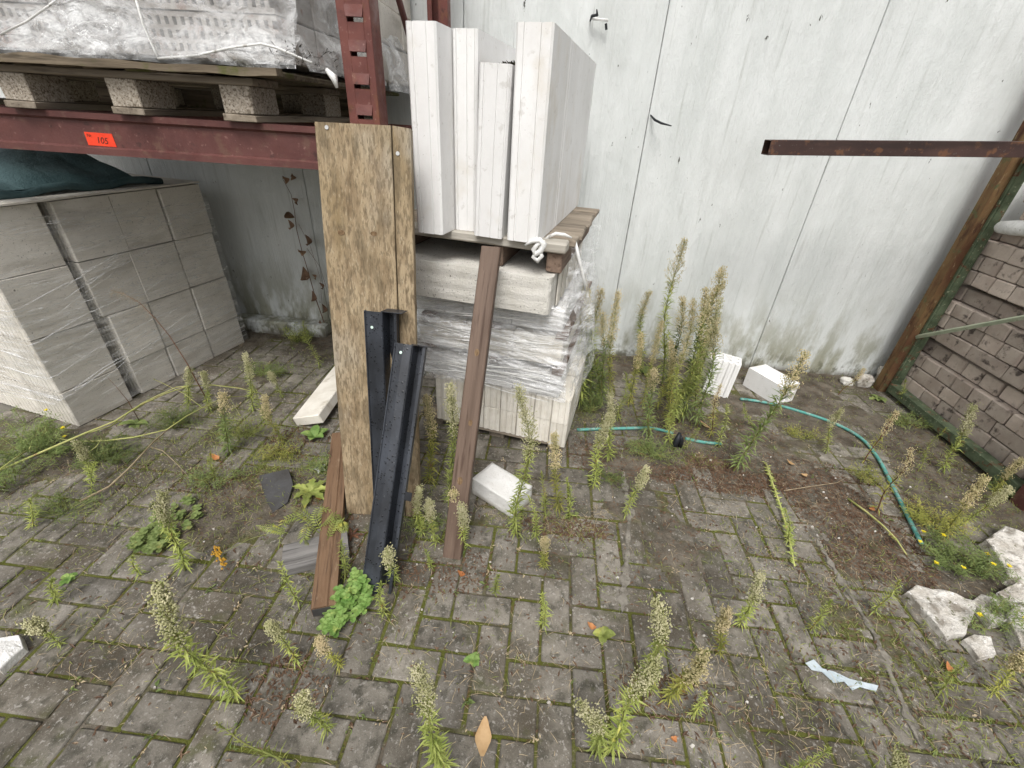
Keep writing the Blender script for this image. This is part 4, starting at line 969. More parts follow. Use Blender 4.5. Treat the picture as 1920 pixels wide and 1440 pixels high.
# hose and black clamp
def hose(pts, label, r=.0085, name='garden_hose', zz=.012):
    P = [gz(px, py, zz) for px, py in pts]; c = P[0].copy(); c.z = 0; t = thing(name, c, label, 'hose', 'pieces of turquoise hose')
    # smooth
    Q = []
    for i in range(len(P) - 1):
        p0, p1, p2, p3 = P[max(i - 1, 0)], P[i], P[i + 1], P[min(i + 2, len(P) - 1)]
        for k_ in range(5):
            s_ = k_ / 5; Q.append(.5 * ((2 * p1) + (p2 - p0) * s_ + (2 * p0 - 5 * p1 + 4 * p2 - p3) * s_ * s_ + (3 * p1 - p0 - 3 * p2 + p3) * s_ ** 3))
    Q.append(P[-1]); m = MB(); m.tube([q - c for q in Q], r, 8); m.build('hose_tube', M_hose, t, True); return t
hose([(1082, 806), (1130, 804), (1175, 803), (1222, 803), (1262, 812)], 'straight turquoise hose length between the stack and the black clamp')
hose([(1285, 822), (1318, 829), (1352, 832)], 'short turquoise hose stub right of the black clamp')
hose([(1388, 748), (1420, 752), (1460, 760), (1505, 773), (1550, 788), (1590, 806), (1622, 828), (1648, 862), (1668, 900), (1688, 940), (1708, 980), (1728, 1020)], 'long turquoise hose curving over the soil to the right')
c = gz(1268, 842); t = thing('black_clamp', (c.x, c.y, 0), 'black plastic clamp piece among the weeds by the hose', 'clamp', rz=R(20))
m = MB(); m.tube([(-.02, 0, .012), (-.012, 0, .07), (.0, .01, .10)], [.016, .014, .008], 8); m.tube([(.018, 0, .012), (.014, 0, .06), (.0, .01, .09)], [.012, .012, .008], 8); m.build('clamp_jaw', M_plastic, t, True)
# torn film strip on the paving, front right
P = [gz(px, py) for px, py in ((1508, 1245), (1524, 1238), (1540, 1256), (1562, 1262), (1590, 1275), (1645, 1288), (1640, 1298), (1610, 1290), (1596, 1296), (1580, 1280), (1562, 1282), (1540, 1262), (1520, 1258))]
c = sum(P, Vector()) / len(P); t = thing('torn_film_strip', (c.x, c.y, .006), 'pale blue torn film strip on the pavers', 'film')
m = MB(); m.prism([((p - c).x, (p - c).y) for p in P][::-1], 0, .002, jit=.001); m.build('film_scrap', M_paper, t)

# ================================================================== RIGHT STILLAGE
SX = 2.30
fr_ = thing('steel_stillage', (SX, 2.72, 0), 'rusty steel stillage frame with flaking green paint against the wall', 'stillage')
SO = Vector((SX, 2.72, 0))
m = MB(); m.cbox(0, .006, -.06, .0, 0, 2.0, .0015); m.cbox(.0065, .065, -.006, 0, 0, 2.0, .0015); m.build('rear_post', M_rust, fr_)
m = MB(); m.cbox(.008, .05, -.085, -.062, 0, 2.0, .0015); m.cbox(.0, .012, -.078, -.0625, .0, 2.0, .001); m.build('rear_post_flange', M_greensteel, fr_)
m = MB(); m.cbox(-.045, .0, -.06, .0, 0.0, 2.0, .0015); m.build('rear_post_face', M_rust, fr_)
m = MB(); m.cbox(-.02, .04, -1.02, -.09, .03, .085, .003); m.build('bottom_rail', M_greensteel, fr_)
m = MB(); m.cbox(-.03, .06, -1.10, -1.03, 0, 1.45, .002); m.build('front_post', M_redbeam, fr_)
m = MB(); m.cbox(-.02, .05, -1.0, -.09, 1.36, 1.43, .002); m.build('top_rail', M_rust, fr_)
p0 = gx(1710, 633, SX) - SO; p1 = gx(1925, 594, SX) - SO; p1 = p0 + (p1 - p0) * 1.8
m = MB(); m.tube([p0, p1], .013, 4); m.build('diagonal_brace', M_palegreen, fr_)
# bricks in the stillage
bs = thing('stacked_clay_bricks', (SX + .055, 2.70, 0), 'courses of taupe bricks stacked inside the steel stillage', 'brick stack')
bmv = []
for i in range(4):
    m = MB(); m.cbox(0, .2, -.1135, 0, 0, .0760, .005, jit=.002); bmv.append(m.mesh('brick', M_tbrick))
bmv2 = []
for i in range(3):
    m = MB(); m.cbox(0, .1, -.2285, 0, 0, .0760, .005, jit=.002); bmv2.append(m.mesh('brick', M_tbrick))
random.seed(77)
zc = .07; row = 0
while zc < 1.38:
    off = .002 * (row % 2) + (.14 if zc > 1.02 else 0) + (.03 if row % 4 == 3 else 0) ; yy = .05 - random.uniform(0, .05)
    while yy > -1.35:
        if row % 3 == 1 and random.random() < .5:
            link('brick', bmv2[random.randrange(3)], bs, (off + random.gauss(0, .002), yy, zc), (0, 0, random.gauss(0, .005))); yy -= .232
        else:
            link('brick', bmv[random.randrange(4)], bs, (off + random.gauss(0, .0025), yy, zc), (0, 0, random.gauss(0, .006))); yy -= .117 + random.uniform(0, .003)
    zc += .079 + (.022 if row % 4 == 3 else random.uniform(.0005, .002)); row += 1
# white wrapped roll on top
c = gx(1895, 425, SX + .06); t = thing('wrapped_roll', (c.x, c.y, c.z), 'white film covered roll lying on the stacked bricks', 'roll')
m = MB(); a = gx(1868, 425, SX + .03) - c; b = a + Vector((.02, -.42, .06)); m.tube([a + (b - a) * q for q in (0, .05, .2, .5, 1)], [.012, .03, .036, .038, .04], 12); m.build('roll_body', M_film_solid, t, True)
# brown tube sticking out towards the left
p0 = gy(1443, 277, 2.25); p1 = gy(1930, 281, 2.25)
t = thing('brown_steel_tube', p0, 'dark brown rectangular steel tube with open end jutting left from the stillage', 'steel tube')
d = (p1 - p0); Lt = d.length * 1.35; rr = -math.atan2(d.z, d.x); t.rotation_euler = (0, rr, 0)
hh = (gy(1443, 262, 2.25).z - gy(1443, 291, 2.25).z) / 2
m = MB(); dd = .075
for (ya, yb_, za, zb) in ((0, .003, -hh, hh), (dd - .003, dd, -hh, hh), (.0031, dd - .0031, hh - .003, hh), (.0031, dd - .0031, -hh, -hh + .003)): m.cbox(.0, Lt, ya, yb_, za, zb, .0006)
m.build('tube_wall', M_tube, t)
m = MB(); m.cbox(.25, .253, .0035, dd - .0035, -hh + .0035, hh - .0035, .0005); m.build('inner_shadow_plate', M_dark, t)  # near-black plate stands in for the shade inside the open tube
# ================================================================== WEEDS
random.seed(900)
VAR = {}
def stem_pts(h, sway, seed):
    rnd = random.Random(seed); a, b = rnd.uniform(-1, 1), rnd.uniform(-1, 1); n = 9
    return [Vector((sway * h * (a * math.sin(i / n * 2.3) * .5 + .3 * math.sin(i / n * 7 + b)), sway * h * b * math.sin(i / n * 2.0) * .5, h * i / n)) for i in range(n + 1)]
def at_stem(P, f):
    x = f * (len(P) - 1); i = min(int(x), len(P) - 2); return P[i].lerp(P[i + 1], x - i)
def make_horseweed(kind, h, seed):
    key = (kind, h, seed)
    if key in VAR: return VAR[key]
    rnd = random.Random(seed * 7 + int(h * 1000)); P = stem_pts(h, .10, seed)
    sm = MB(); sm.tube(P, [(.0021 + .003 * h) * (1 - .75 * i / 9) for i in range(10)], 5)
    fo = MB(); hd = MB()
    hs_ = {'head': .58, 'gold': .55, 'green': .90, 'dry': .55, 'tall': .68}[kind]
    dens = {'head': 290, 'gold': 300, 'green': 300, 'dry': 150, 'tall': 330}[kind]
    nl = int(dens * h * (1 if h > .2 else 1.5)) + 16; lf = min(1.0, .42 + 1.3 * h)
    for i in range(nl):
        f = .06 + (hs_ + .08 - .06) * (i / nl); p = at_stem(P, f); t = i * 2.4 + rnd.uniform(-.3, .3)
        el = rnd.uniform(.25, .95); d = Vector((math.cos(t) * math.cos(el), math.sin(t) * math.cos(el), math.sin(el)))
        L = rnd.uniform(.024, .058) * (1.15 - .55 * f) * lf * (1.35 if kind == 'tall' else 1)
        if f < .18: L *= .8; d.z *= .2
        fo.leaf(p, d.normalized(), (-math.sin(t), math.cos(t), 0), L, L * rnd.uniform(.11, .17), rnd.uniform(.0, .7))
    if kind == 'green':
        for i in range(14):
            f = .88 + .12 * i / 14; p = at_stem(P, f); t = i * 2.4; d = Vector((math.cos(t) * .5, math.sin(t) * .5, 1)).normalized()
            fo.leaf(p, d, (-math.sin(t), math.cos(t), 0), .018 * lf, .004)
    else:
        W_ = {'head': .025, 'gold': .025, 'dry': .022, 'tall': .032}[kind] * (.6 + .9 * h) ; nb = int({'head': 80, 'gold': 84, 'dry': 34, 'tall': 56}[kind] * (.55 + h)) + 8
        pr0 = {'head': .0024, 'gold': .0024, 'dry': .0021, 'tall': .0024}[kind]
        for i in range(nb):
            f = hs_ + (1 - hs_) * (i / nb) ** .9; p = at_stem(P, f); t = i * 2.4 + rnd.uniform(-.4, .4); g_ = (f - hs_) / (1 - hs_)
            r_ = W_ * (1.0 - .62 * g_ ** 1.5) * min(1, .45 + g_ * 3) * rnd.uniform(.45, 1.3)
            q = p + Vector((math.cos(t) * r_, math.sin(t) * r_, r_ * rnd.uniform(.7, 1.5)))
            sm.tube([p, p.lerp(q, .55) + Vector((0, 0, -.002)), q], [.0009, .0007, .0005], 3, cap=False)
            for k_ in range(9):
                hd.puff(p.lerp(q, rnd.uniform(.45, 1.05)) + Vector((rnd.gauss(0, .0052), rnd.gauss(0, .0052), rnd.gauss(0, .006))), pr0 * rnd.uniform(.6, 1.15))
            if rnd.random() < .5: fo.leaf(p.lerp(q, .3), (q - p).normalized(), (-math.sin(t), math.cos(t), 0), .014, .003)
    ms = {'head': (M_stem, M_leaf, M_head), 'gold': (M_stem, M_leafy, M_headg), 'green': (M_stem, M_leaf, M_head), 'dry': (M_stemr, M_leafy, M_headg), 'tall': (M_stem, M_leaf if seed % 2 else M_leafd, M_headg)}[kind]
    VAR[key] = [('stem', sm.mesh('stem', ms[0])), ('foliage', fo.mesh('foliage', ms[1]))] + ([('seed_head', hd.mesh('seed_head', ms[2]))] if hd.v else [])
    return VAR[key]
HS = [.07, .11, .16, .22, .29, .37, .47, .60, .75]
NP = [0]
def weed(base, top, kind, label, group='flowering weeds growing between the pavers', cat='weed', name='horseweed_plant'):
    a = gz(*base); b = gy(*top, a.y); h = max(.04, (b - a).length); ref = min(HS, key=lambda q: abs(q - h)); NP[0] += 1
    t = thing(name, (a.x, a.y, soil_h(a.x, a.y)), label, cat, group)
    t.rotation_euler = (random.gauss(0, .04), random.gauss(0, .02) + math.atan2(b.x - a.x, b.z - a.z), 0)
    s = h / ref; r_ = random.uniform(0, 6.28)
    for nm, me in make_horseweed(kind, ref, NP[0] % 5): o = link(nm, me, t, None, (0, 0, r_)); o.scale = (min(1.1, s),) * 2 + (s,)
    return t
G1 = 'weeds in front of the central stack'; G2 = 'weeds between the stack and the perforated brick'; G3 = 'weeds in the front paving'; G4 = 'weeds left of the board'; G5 = 'weeds on the right'
for row in [
 ((842, 945), (838, 716), 'head', 'tallest cream topped weed just left of the brown batten', G1),
 ((808, 905), (802, 738), 'gold', 'thin golden weed beside the black channel, left of the tallest cream topped one', G1),
 ((972, 1008), (970, 716), 'head', 'tall green weed with cream top growing in front of the white aerated block', G1),
 ((1050, 962), (1046, 826), 'gold', 'bushy golden topped weed right of the white aerated block', G1),
 ((1026, 972), (1022, 890), 'green', 'low leafy weed at the right edge of the white aerated block', G1),
 ((790, 1006), (786, 918), 'head', 'small weed with pale top at the foot of the wide board', G1),
 ((818, 1024), (806, 948), 'head', 'small pale topped weed touching the foot of the brown batten', G1),
 ((870, 1030), (864, 945), 'head', 'little weed just right of the brown batten foot', G1),
 ((738, 1090), (732, 1026), 'head', 'tiny weed at the right side of the front black channel foot', G1),
 ((716, 1156), (712, 1098), 'green', 'leafy green sprig right of the bright clover', G1),
 ((810, 1065), (800, 1030), 'green', 'tiny sprig between board foot and brown batten', G1),
 ((1106, 916), (1126, 776), 'head', 'cream topped weed standing in the gap right of the central stack', G2),
 ((1142, 866), (1150, 745), 'head', 'pale topped weed behind the turquoise hose, right of the gap', G2),
 ((1170, 968), (1206, 876), 'head', 'short cream topped weed alone on the paving right of the central stack', G2),
 ((1098, 740), (1098, 515), 'tall', 'dense dark green weed closest to the film wrapped stack', G2),
 ((1120, 748), (1130, 550), 'tall', 'dense weed second from the wrapped stack', G2),
 ((1140, 752), (1160, 556), 'gold', 'orange tinted weed third from the wrapped stack', G2),
 ((1196, 700), (1212, 548), 'tall', 'slim dark weed standing against the wall joint', G2),
 ((1178, 762), (1196, 620), 'gold', 'golden weed in front of the wall joint', G2),
 ((1204, 768), (1242, 610), 'gold', 'golden weed leaning right, beside the tall clump', G2),
 ((1238, 722), (1296, 452), 'tall', 'tallest wispy weed, reaching highest up the wall', G2),
 ((1266, 792), (1322, 505), 'tall', 'tall weed with rusty golden top beside the tallest wispy one', G2),
 ((1288, 752), (1346, 532), 'tall', 'tall weed bending right over the standing perforated brick', G2),
 ((1250, 812), (1304, 575), 'gold', 'yellowing weed at the front of the tall clump', G2),
 ((1258, 838), (1276, 680), 'green', 'leafy green weed at the black clamp', G2),
 ((1300, 772), (1328, 640), 'gold', 'golden weed touching the standing perforated brick', G2),
 ((1280, 842), (1306, 800), 'green', 'small yellowish sprig right of the black clamp', G2),
 ((1330, 822), (1352, 720), 'dry', 'dry weed in front of the standing perforated brick', G2),
 ((1376, 880), (1490, 655), 'tall', 'slanting weed crossing in front of the lying perforated brick', G5),
 ((1350, 840), (1376, 760), 'green', 'low sprig left of the slanting weed', G5),
 ((1545, 850), (1585, 775), 'head', 'cream topped weed over the curve of the long hose', G5),
 ((1620, 870), (1700, 780), 'dry', 'dry weed behind the long hose curve', G5),
 ((1572, 740), (1618, 690), 'dry', 'small dry weed at the stones by the wall', G5),
 ((1640, 960), (1690, 840), 'dry', 'dry branching weed by the lower part of the long hose', G5),
 ((1770, 888), (1842, 768), 'head', 'weed with cream top against the stillage bottom rail', G5),
 ((1718, 885), (1782, 810), 'green', 'green weed close to the stillage bottom rail', G5),
 ((1850, 940), (1900, 860), 'gold', 'golden weed in front of the stillage front post', G5),
 ((1765, 1010), (1850, 895), 'gold', 'spreading golden weed above the yellow flowers', G5),
 ((1800, 985), (1880, 905), 'head', 'pale weed nearest the stillage front post foot', G5),
 ((1486, 1020), (1478, 950), 'green', 'flattened weed in the middle of the right paving', G5),
 ((440, 1318), (288, 1106), 'head', 'big cream topped weed leaning left in the front paving', G3),
 ((556, 1238), (500, 1165), 'head', 'pale weed right of the big leaning one', G3),
 ((614, 1372), (572, 1288), 'head', 'short pale weed near the bottom edge, right of the big leaning one', G3),
 ((838, 1450), (790, 1286), 'head', 'slender cream weed at the bottom edge left of the tan leaf', G3),
 ((540, 1440), (396, 1362), 'green', 'green weed lying low at the bottom left edge', G3),
 ((1130, 1408), (1090, 1296), 'head', 'slim weed in the front paving right of the tan leaf', G3),
 ((1132, 1402), (1196, 1240), 'head', 'cream topped weed bending right from the front paving', G3),
 ((1216, 1296), (1242, 1138), 'head', 'upright cream topped weed in the front paving, beyond the bending one', G3),
 ((1248, 1310), (1300, 1200), 'gold', 'golden weed just right of the upright cream one', G3),
 ((1346, 1228), (1362, 1150), 'gold', 'short bushy golden weed in the middle of the front paving', G3),
 ((1388, 1176), (1432, 1076), 'head', 'spreading pale weed left of the green runner', G3),
 ((1022, 1172), (1020, 1110), 'green', 'narrow green sprig in a mossy joint', G3),
 ((1020, 1062), (1022, 1010), 'gold', 'small yellow sprig before the white aerated block', G3),
 ((925, 1112), (935, 1070), 'green', 'little two tone sprig in front of the brown batten foot', G3),
 ((1480, 1450), (1560, 1395), 'green', 'weed at the bottom edge right of the middle', G3),
 ((1660, 1475), (1690, 1405), 'head', 'pale clump of seed heads at the bottom edge on the right', G3),
 ((1300, 1345), (1330, 1300), 'green', 'small sprig below the upright cream one', G3),
 ((345, 1068), (322, 925), 'head', 'thin pale weed rising from the round leaved patch', G4),
 ((100, 1128), (112, 1080), 'green', 'little green sprig in the far left paving', G4),
 ((180, 905), (150, 832), 'head', 'pale topped weed between the long stalks and the stack', G4),
 ((168, 925), (172, 868), 'green', 'bright sprig below the long stalks', G4),
 ((430, 852), (425, 745), 'tall', 'upright leafy weed between the block stack and the board', G4),
 ((476, 770), (456, 665), 'head', 'cream topped weed near the far corner of the block stack', G4),
 ((352, 762), (350, 684), 'head', 'pale headed weed against the side of the block stack', G4),
 ((392, 770), (386, 692), 'head', 'second pale headed weed against the side of the block stack', G4),
 ((528, 830), (500, 742), 'gold', 'yellowish weed leaning left before the pale slab', G4),
 ((530, 745), (500, 700), 'head', 'faint pale weed behind the long stalks', G4),
 ((600, 690), (570, 600), 'green', 'green weed in the shade left of the board', G4),
 ((560, 1130), (528, 1050), 'green', 'feathery weed in front of the grey rail piece', G4),
 ((120, 1205), (60, 1160), 'head', 'dull weed sprawling by the white stone piece', G4),
 ((1410, 800), (1396, 760), 'green', 'small green sprig before the lying perforated brick', G5),
 ((1688, 760), (1706, 715), 'green', 'green sprig at the foot of the rusty post', G5),
 ((1090, 760), (1086, 560), 'tall', 'thick dark weed in the row touching the stack film', G2),
 ((1110, 756), (1112, 540), 'tall', 'full leafy weed in the row beside the stack film', G2),
 ((1132, 762), (1146, 590), 'tall', 'leafy weed at the outer end of the row beside the stack', G2),
 ((1262, 800), (1318, 545), 'tall', 'thick green weed in the core of the tall clump', G2),
 ((1276, 790), (1340, 560), 'head', 'cream weed leaning right in the core of the tall clump', G2),
 ((1158, 790), (1168, 700), 'green', 'leafy sprig before the orange tinted weed', G2),
 ((1215, 820), (1226, 700), 'tall', 'mid height weed in front of the golden leaning one', G2),
 ((1084, 742), (1086, 600), 'tall', 'shorter dark weed squeezed against the film of the stack', G2),
 ((1236, 770), (1262, 640), 'gold', 'yellow weed in the middle of the clump by the wall', G2),
 ((1312, 802), (1352, 600), 'tall', 'slim weed right of the clump in front of the standing perforated brick', G2),
 ((1272, 762), (1330, 600), 'head', 'pale weed inside the tall clump', G2),
 ((1250, 748), (1276, 560), 'tall', 'dark slim weed left inside the tall clump', G2),
 ((650, 1082), (640, 1020), 'green', 'green sprig between reddish batten and black channel', G1),
 ((1010, 1010), (996, 930), 'green', 'leafy sprig at the near corner of the white aerated block', G1),
 ((1072, 968), (1066, 890), 'green', 'right hand sprig of the pair right of the aerated block', G1),
 ((850, 1000), (846, 920), 'gold', 'small yellow weed behind the brown batten foot', G1),
 ((500, 790), (476, 720), 'green', 'green sprig before the far corner of the block stack', G4),
 ((400, 900), (395, 850), 'green', 'low green sprig near the orange brown leaf', G4),
 ((262, 1080), (250, 1040), 'green', 'tiny green sprig below the round leaved patch', G4),
 ((60, 985), (50, 930), 'green', 'green sprig at the left edge below the bushes', G4),
 ((640, 1250), (600, 1200), 'gold', 'small yellowed weed in front of the bright clump', G3),
 ((1520, 1180), (1560, 1120), 'green', 'low sprig at the right of the green runner end', G5),
 ((1640, 1150), (1690, 1090), 'green', 'low sprig left of the triangular broken piece', G5),
 ((1860, 1300), (1930, 1230), 'gold', 'dull golden weed at the lower right edge', G5),
 ((1760, 1290), (1800, 1220), 'green', 'green sprig below the rubble', G5),
]: weed(row[0], row[1], row[2], row[3], row[4])

# leafy low plants
def rosette(c, n, L, w, mat, label, name='leafy_weed', up=(.2, .9), lobes=True, grp=None):
    t = thing(name, (c.x, c.y, soil_h(c.x, c.y)), label, 'weed', grp)
    rnd = random.Random(int(c.x * 1000) + 5)
    for i in range(n):
        m = MB(); a = i * 2.4 + rnd.uniform(-.3, .3); el = rnd.uniform(*up); l = L * rnd.uniform(.6, 1.1); hd_ = Vector((math.cos(a), math.sin(a), 0)); sd = Vector((-math.sin(a), math.cos(a), 0))
        K = 7; vs = []
        for k_ in range(K + 1):
            f = k_ / K; r_ = l * f * math.cos(el * (1 - .5 * f)); z_ = l * (math.sin(el) * f - .45 * f * f)
            ww = w * math.sin(math.pi * min(1, f * .95 + .04)) ** .8 * (1.25 if (k_ % 2 or not lobes) else .65) * (.5 if k_ == 0 else 1)
            c0 = hd_ * r_ + Vector((0, 0, z_ + .006)); vs += [tuple(c0 - sd * ww + Vector((0, 0, ww * .3))), tuple(c0), tuple(c0 + sd * ww + Vector((0, 0, ww * .3)))]
        fs = []
        for k_ in range(K): o = k_ * 3; fs += [(o, o + 1, o + 4, o + 3), (o + 1, o + 2, o + 5, o + 4)]
        m.add(vs, fs); m.build('leaf', mat, t)
    return t
rosette(gz(582, 925), 11, .105, .016, M_leaf, 'dandelion like green rosette beside the slate shard')
rosette(gz(590, 822), 7, .075, .018, M_leafb, 'bright broad leaved seedling by the pale slab', lobes=False, up=(.6, 1.2))
rosette(gz(888, 1238), 7, .035, .009, M_leafb, 'small bright green rosette in the front paving', lobes=False)
rosette(gz(1130, 1190), 6, .04, .011, M_leaf, 'little green rosette next to an orange leaf in front paving', lobes=False)
rosette(gz(128, 1084), 7, .035, .009, M_leafb, 'little bright rosette on the left paving', lobes=False)
rosette(gz(1646, 748), 8, .07, .016, M_leafd, 'dark leafy rosette at the foot of the rusty post')
rosette(gz(255, 795), 8, .07, .015, M_leafd, 'dark leafy plant at the foot of the block stack', lobes=False)
rosette(gz(1212, 700), 6, .08, .022, M_leafd, 'broad dark leaves by the wall behind the golden weeds', lobes=False)
rosette(gz(660, 1005), 6, .05, .006, M_stemr, 'rusty dead rosette between reddish batten and black channel')
# bright clover like plant
def clover(c, n, rad, label, mat=M_leafb, r0=.0095, hh=.05):
    t = thing('clover_plant', (c.x, c.y, 0), label, 'weed'); m = MB(); s_ = MB(); rnd = random.Random(int(c.x * 999))
    for i in range(n):
        a = rnd.uniform(0, 6.28); q = rad * math.sqrt(rnd.random()); p = Vector((math.cos(a) * q * .9, math.sin(a) * q * 1.3, rnd.uniform(.35, 1) * hh)); s_.tube([(p.x * .4, p.y * .4, 0), p], .0008, 3, cap=False)
        for k_ in range(3):
            b = k_ * 2.09 + a; cc_ = p + Vector((math.cos(b), math.sin(b), .1)) * r0 * .95
            vs = [tuple(cc_ + Vector((0, 0, -.002)))] + [tuple(cc_ + Vector((math.cos(j_ * .898) * r0, math.sin(j_ * .898) * r0, .002 * math.cos(j_ * 1.8 + b)))) for j_ in range(7)]
            m.add(vs, [(0, 1 + j_, 1 + (j_ + 1) % 7) for j_ in range(7)])
    m.build('foliage', mat, t); s_.build('stem', M_stem, t); return t
clover(gz(668, 1128), 60, .062, 'bright green clover like plant at the foot of the front black channel', hh=.065)
clover(gz(630, 1166), 30, .04, 'small bright leaved clump touching the reddish batten end', hh=.04)
clover(gz(322, 988), 60, .10, 'patch of round dark green leaves on the left paving', M_leafd, .010, .035)
clover(gz(285, 1012), 34, .06, 'smaller patch of round dark leaves, nearer the camera', M_leafd, .009, .025)
# fern leaved tansy: fronds > leaflets
def frond(m, P, w, n=15):
    for i in range(n):
        f = .12 + .86 * i / n; p = at_stem(P, f); d = (at_stem(P, min(1, f + .05)) - p).normalized(); s = Vector((-d.y, d.x, 0)).normalized(); l = w * math.sin(math.pi * min(1, f * .85 + .12))
        for sg in (-1, 1): m.leaf(p, (s * sg * .9 + d * .5).normalized(), d, l, l * .30, .15)
c = gz(610, 1020); t = thing('tansy_plant', (c.x, c.y, 0), 'feathery fern leaved plant lying over the reddish batten', 'weed')
for pts in ([(612, 1015), (630, 975), (650, 985)], [(600, 1000), (560, 965), (530, 975), (522, 1030)], [(605, 1000), (590, 970), (600, 950), (640, 965)], [(600, 1000), (575, 985), (568, 1010), (580, 1022)], [(540, 1000), (510, 990), (480, 985)], [(600, 990), (625, 965), (652, 998)], [(615, 1000), (640, 978), (648, 1004)], [(595, 985), (565, 960), (545, 950)]):
    P0 = [gz(a_, b_, .035 + .05 * math.sin(math.pi * i / (len(pts) - 1)) + .02 * random.random()) - c for i, (a_, b_) in enumerate(pts)]
    P = []
    for i in range(9):
        x_ = i / 8 * (len(P0) - 1); k_ = min(int(x_), len(P0) - 2); P.append(P0[k_].lerp(P0[k_ + 1], x_ - k_))
    m = MB(); m.tube(P, .0012, 4); frond(m, P, .028); m.build('frond', M_leaf, t)
c = gz(416, 1048); t = thing('tansy_blossom', (c.x, c.y, .02), 'small orange yellow blossom cluster on the left paving', 'flower')
m = MB()
for i in range(70):
    f = random.random(); m.puff((gz(404 + 18 * f, 1028 + 34 * f, .035) - c) + Vector((random.gauss(0, .006), random.gauss(0, .006), random.gauss(-.02, .006))), .0042)
m.build('blossom', M_ora, t); m = MB(); m.tube([gz(410, 1040, .035) - c - Vector((0, 0, .02)), gz(470, 1010, .03) - c - Vector((0, 0, .02)), gz(540, 990, .05) - c - Vector((0, 0, .02))], .0014, 4); m.build('stem', M_stem, t)

# long pale stalks
def stalk(pts, r, mat, label, zpeak=.12, name='long_stalk', leaves=0, branches=(), lm=None):
    c = gz(*pts[0]); n = len(pts) - 1; P = [gz(a_, b_, .012 + zpeak * math.sin(math.pi * i / n)) for i, (a_, b_) in enumerate(pts)]
    t = thing(name, (c.x, c.y, 0), label, 'stalk'); O = t.location; m = MB()
    m.tube([p - O for p in P], [r * (1 - .5 * i / n) for i in range(n + 1)], 6)
    m.build('stem', mat, t, True)
    for br in branches:
        Q = [gz(a_, b_, .02 + zpeak * .7 * (1 - i / len(br))) - O for i, (a_, b_) in enumerate(br)]; m = MB(); m.tube(Q, [r * .55 * (1 - .6 * i / len(Q)) for i in range(len(Q))], 5); m.build('branch', mat, t, True)
    if leaves:
        m = MB()
        for i in range(leaves):
            f = random.random(); x_ = f * n; k_ = min(int(x_), n - 1); p = P[k_].lerp(P[k_ + 1], x_ - k_) - O; a_ = random.uniform(0, 6.28)
            m.leaf(p, Vector((math.cos(a_), math.sin(a_), .4)).normalized(), (-math.sin(a_), math.cos(a_), 0), random.uniform(.012, .03), .006)
        m.build('foliage', lm or M_leafy, t)
    return t
stalk([(-10, 886), (45, 862), (100, 838), (160, 812), (215, 790), (262, 760), (310, 738), (352, 724), (400, 722), (450, 728), (490, 738)], .0052, M_stemy, 'longest yellow green stalk arching from the far left to the board', .16,
      branches=([(165, 812), (205, 800), (228, 788), (250, 765)], [(352, 724), (330, 726), (290, 744), (262, 758)], [(0, 880), (30, 858), (55, 842)]))
stalk([(90, 818), (140, 828), (200, 826), (250, 820), (312, 806), (350, 780), (392, 758), (420, 745), (470, 742)], .0038, M_stemy, 'second long stalk crossing below the longest one', .10, leaves=8,
      branches=([(190, 824), (180, 838), (145, 862)], [(55, 842), (60, 830), (105, 828)]))
stalk([(150, 940), (205, 912), (240, 880), (268, 850), (290, 826), (312, 808), (345, 786)], .0045, M_straw, 'dry tan stalk lying lower on the left', .05,
      branches=([(282, 838), (305, 845), (330, 868), (352, 892)],))
stalk([(262, 700), (300, 716), (345, 738), (380, 765), (430, 745), (452, 782)], .0016, M_stemy, 'thin curved stem before the block stack', .10, leaves=14)
# reddish dead stem leaning in front of the block stack
c = gz(398, 768); t = thing('dead_weed', (c.x, c.y, 0), 'thin reddish dead stem leaning across the block stack side', 'stalk')
P = [gy(*q, c.y - .01 * i) - t.location for i, q in enumerate([(398, 768), (350, 680), (318, 630), (290, 596), (262, 568), (235, 552), (205, 543)])]
m = MB(); m.tube(P, [.003, .0026, .0022, .0018, .0014, .001, .0006], 5); m.build('stem', M_stemr, t, True); m = MB()
for i in range(130):
    f = .55 + .45 * random.random(); p = at_stem(P, f) + Vector((random.gauss(0, .012), random.gauss(0, .01), random.gauss(-.012, .014))); m.puff(p, .0018)
    if i % 3 == 0: q = at_stem(P, f); m.tube([q, p], .0004, 3, cap=False)
m.build('seed_head', M_straw, t)
c = gz(240, 790); t = thing('dead_weed', (c.x, c.y, 0), 'short reddish dead twig before the lowest blocks', 'stalk')
P = [gy(*q, c.y) - t.location for q in [(262, 790), (240, 752), (222, 730), (202, 708)]]; m = MB(); m.tube(P, [.002, .0017, .0012, .0006], 5); m.build('stem', M_stemr, t, True)
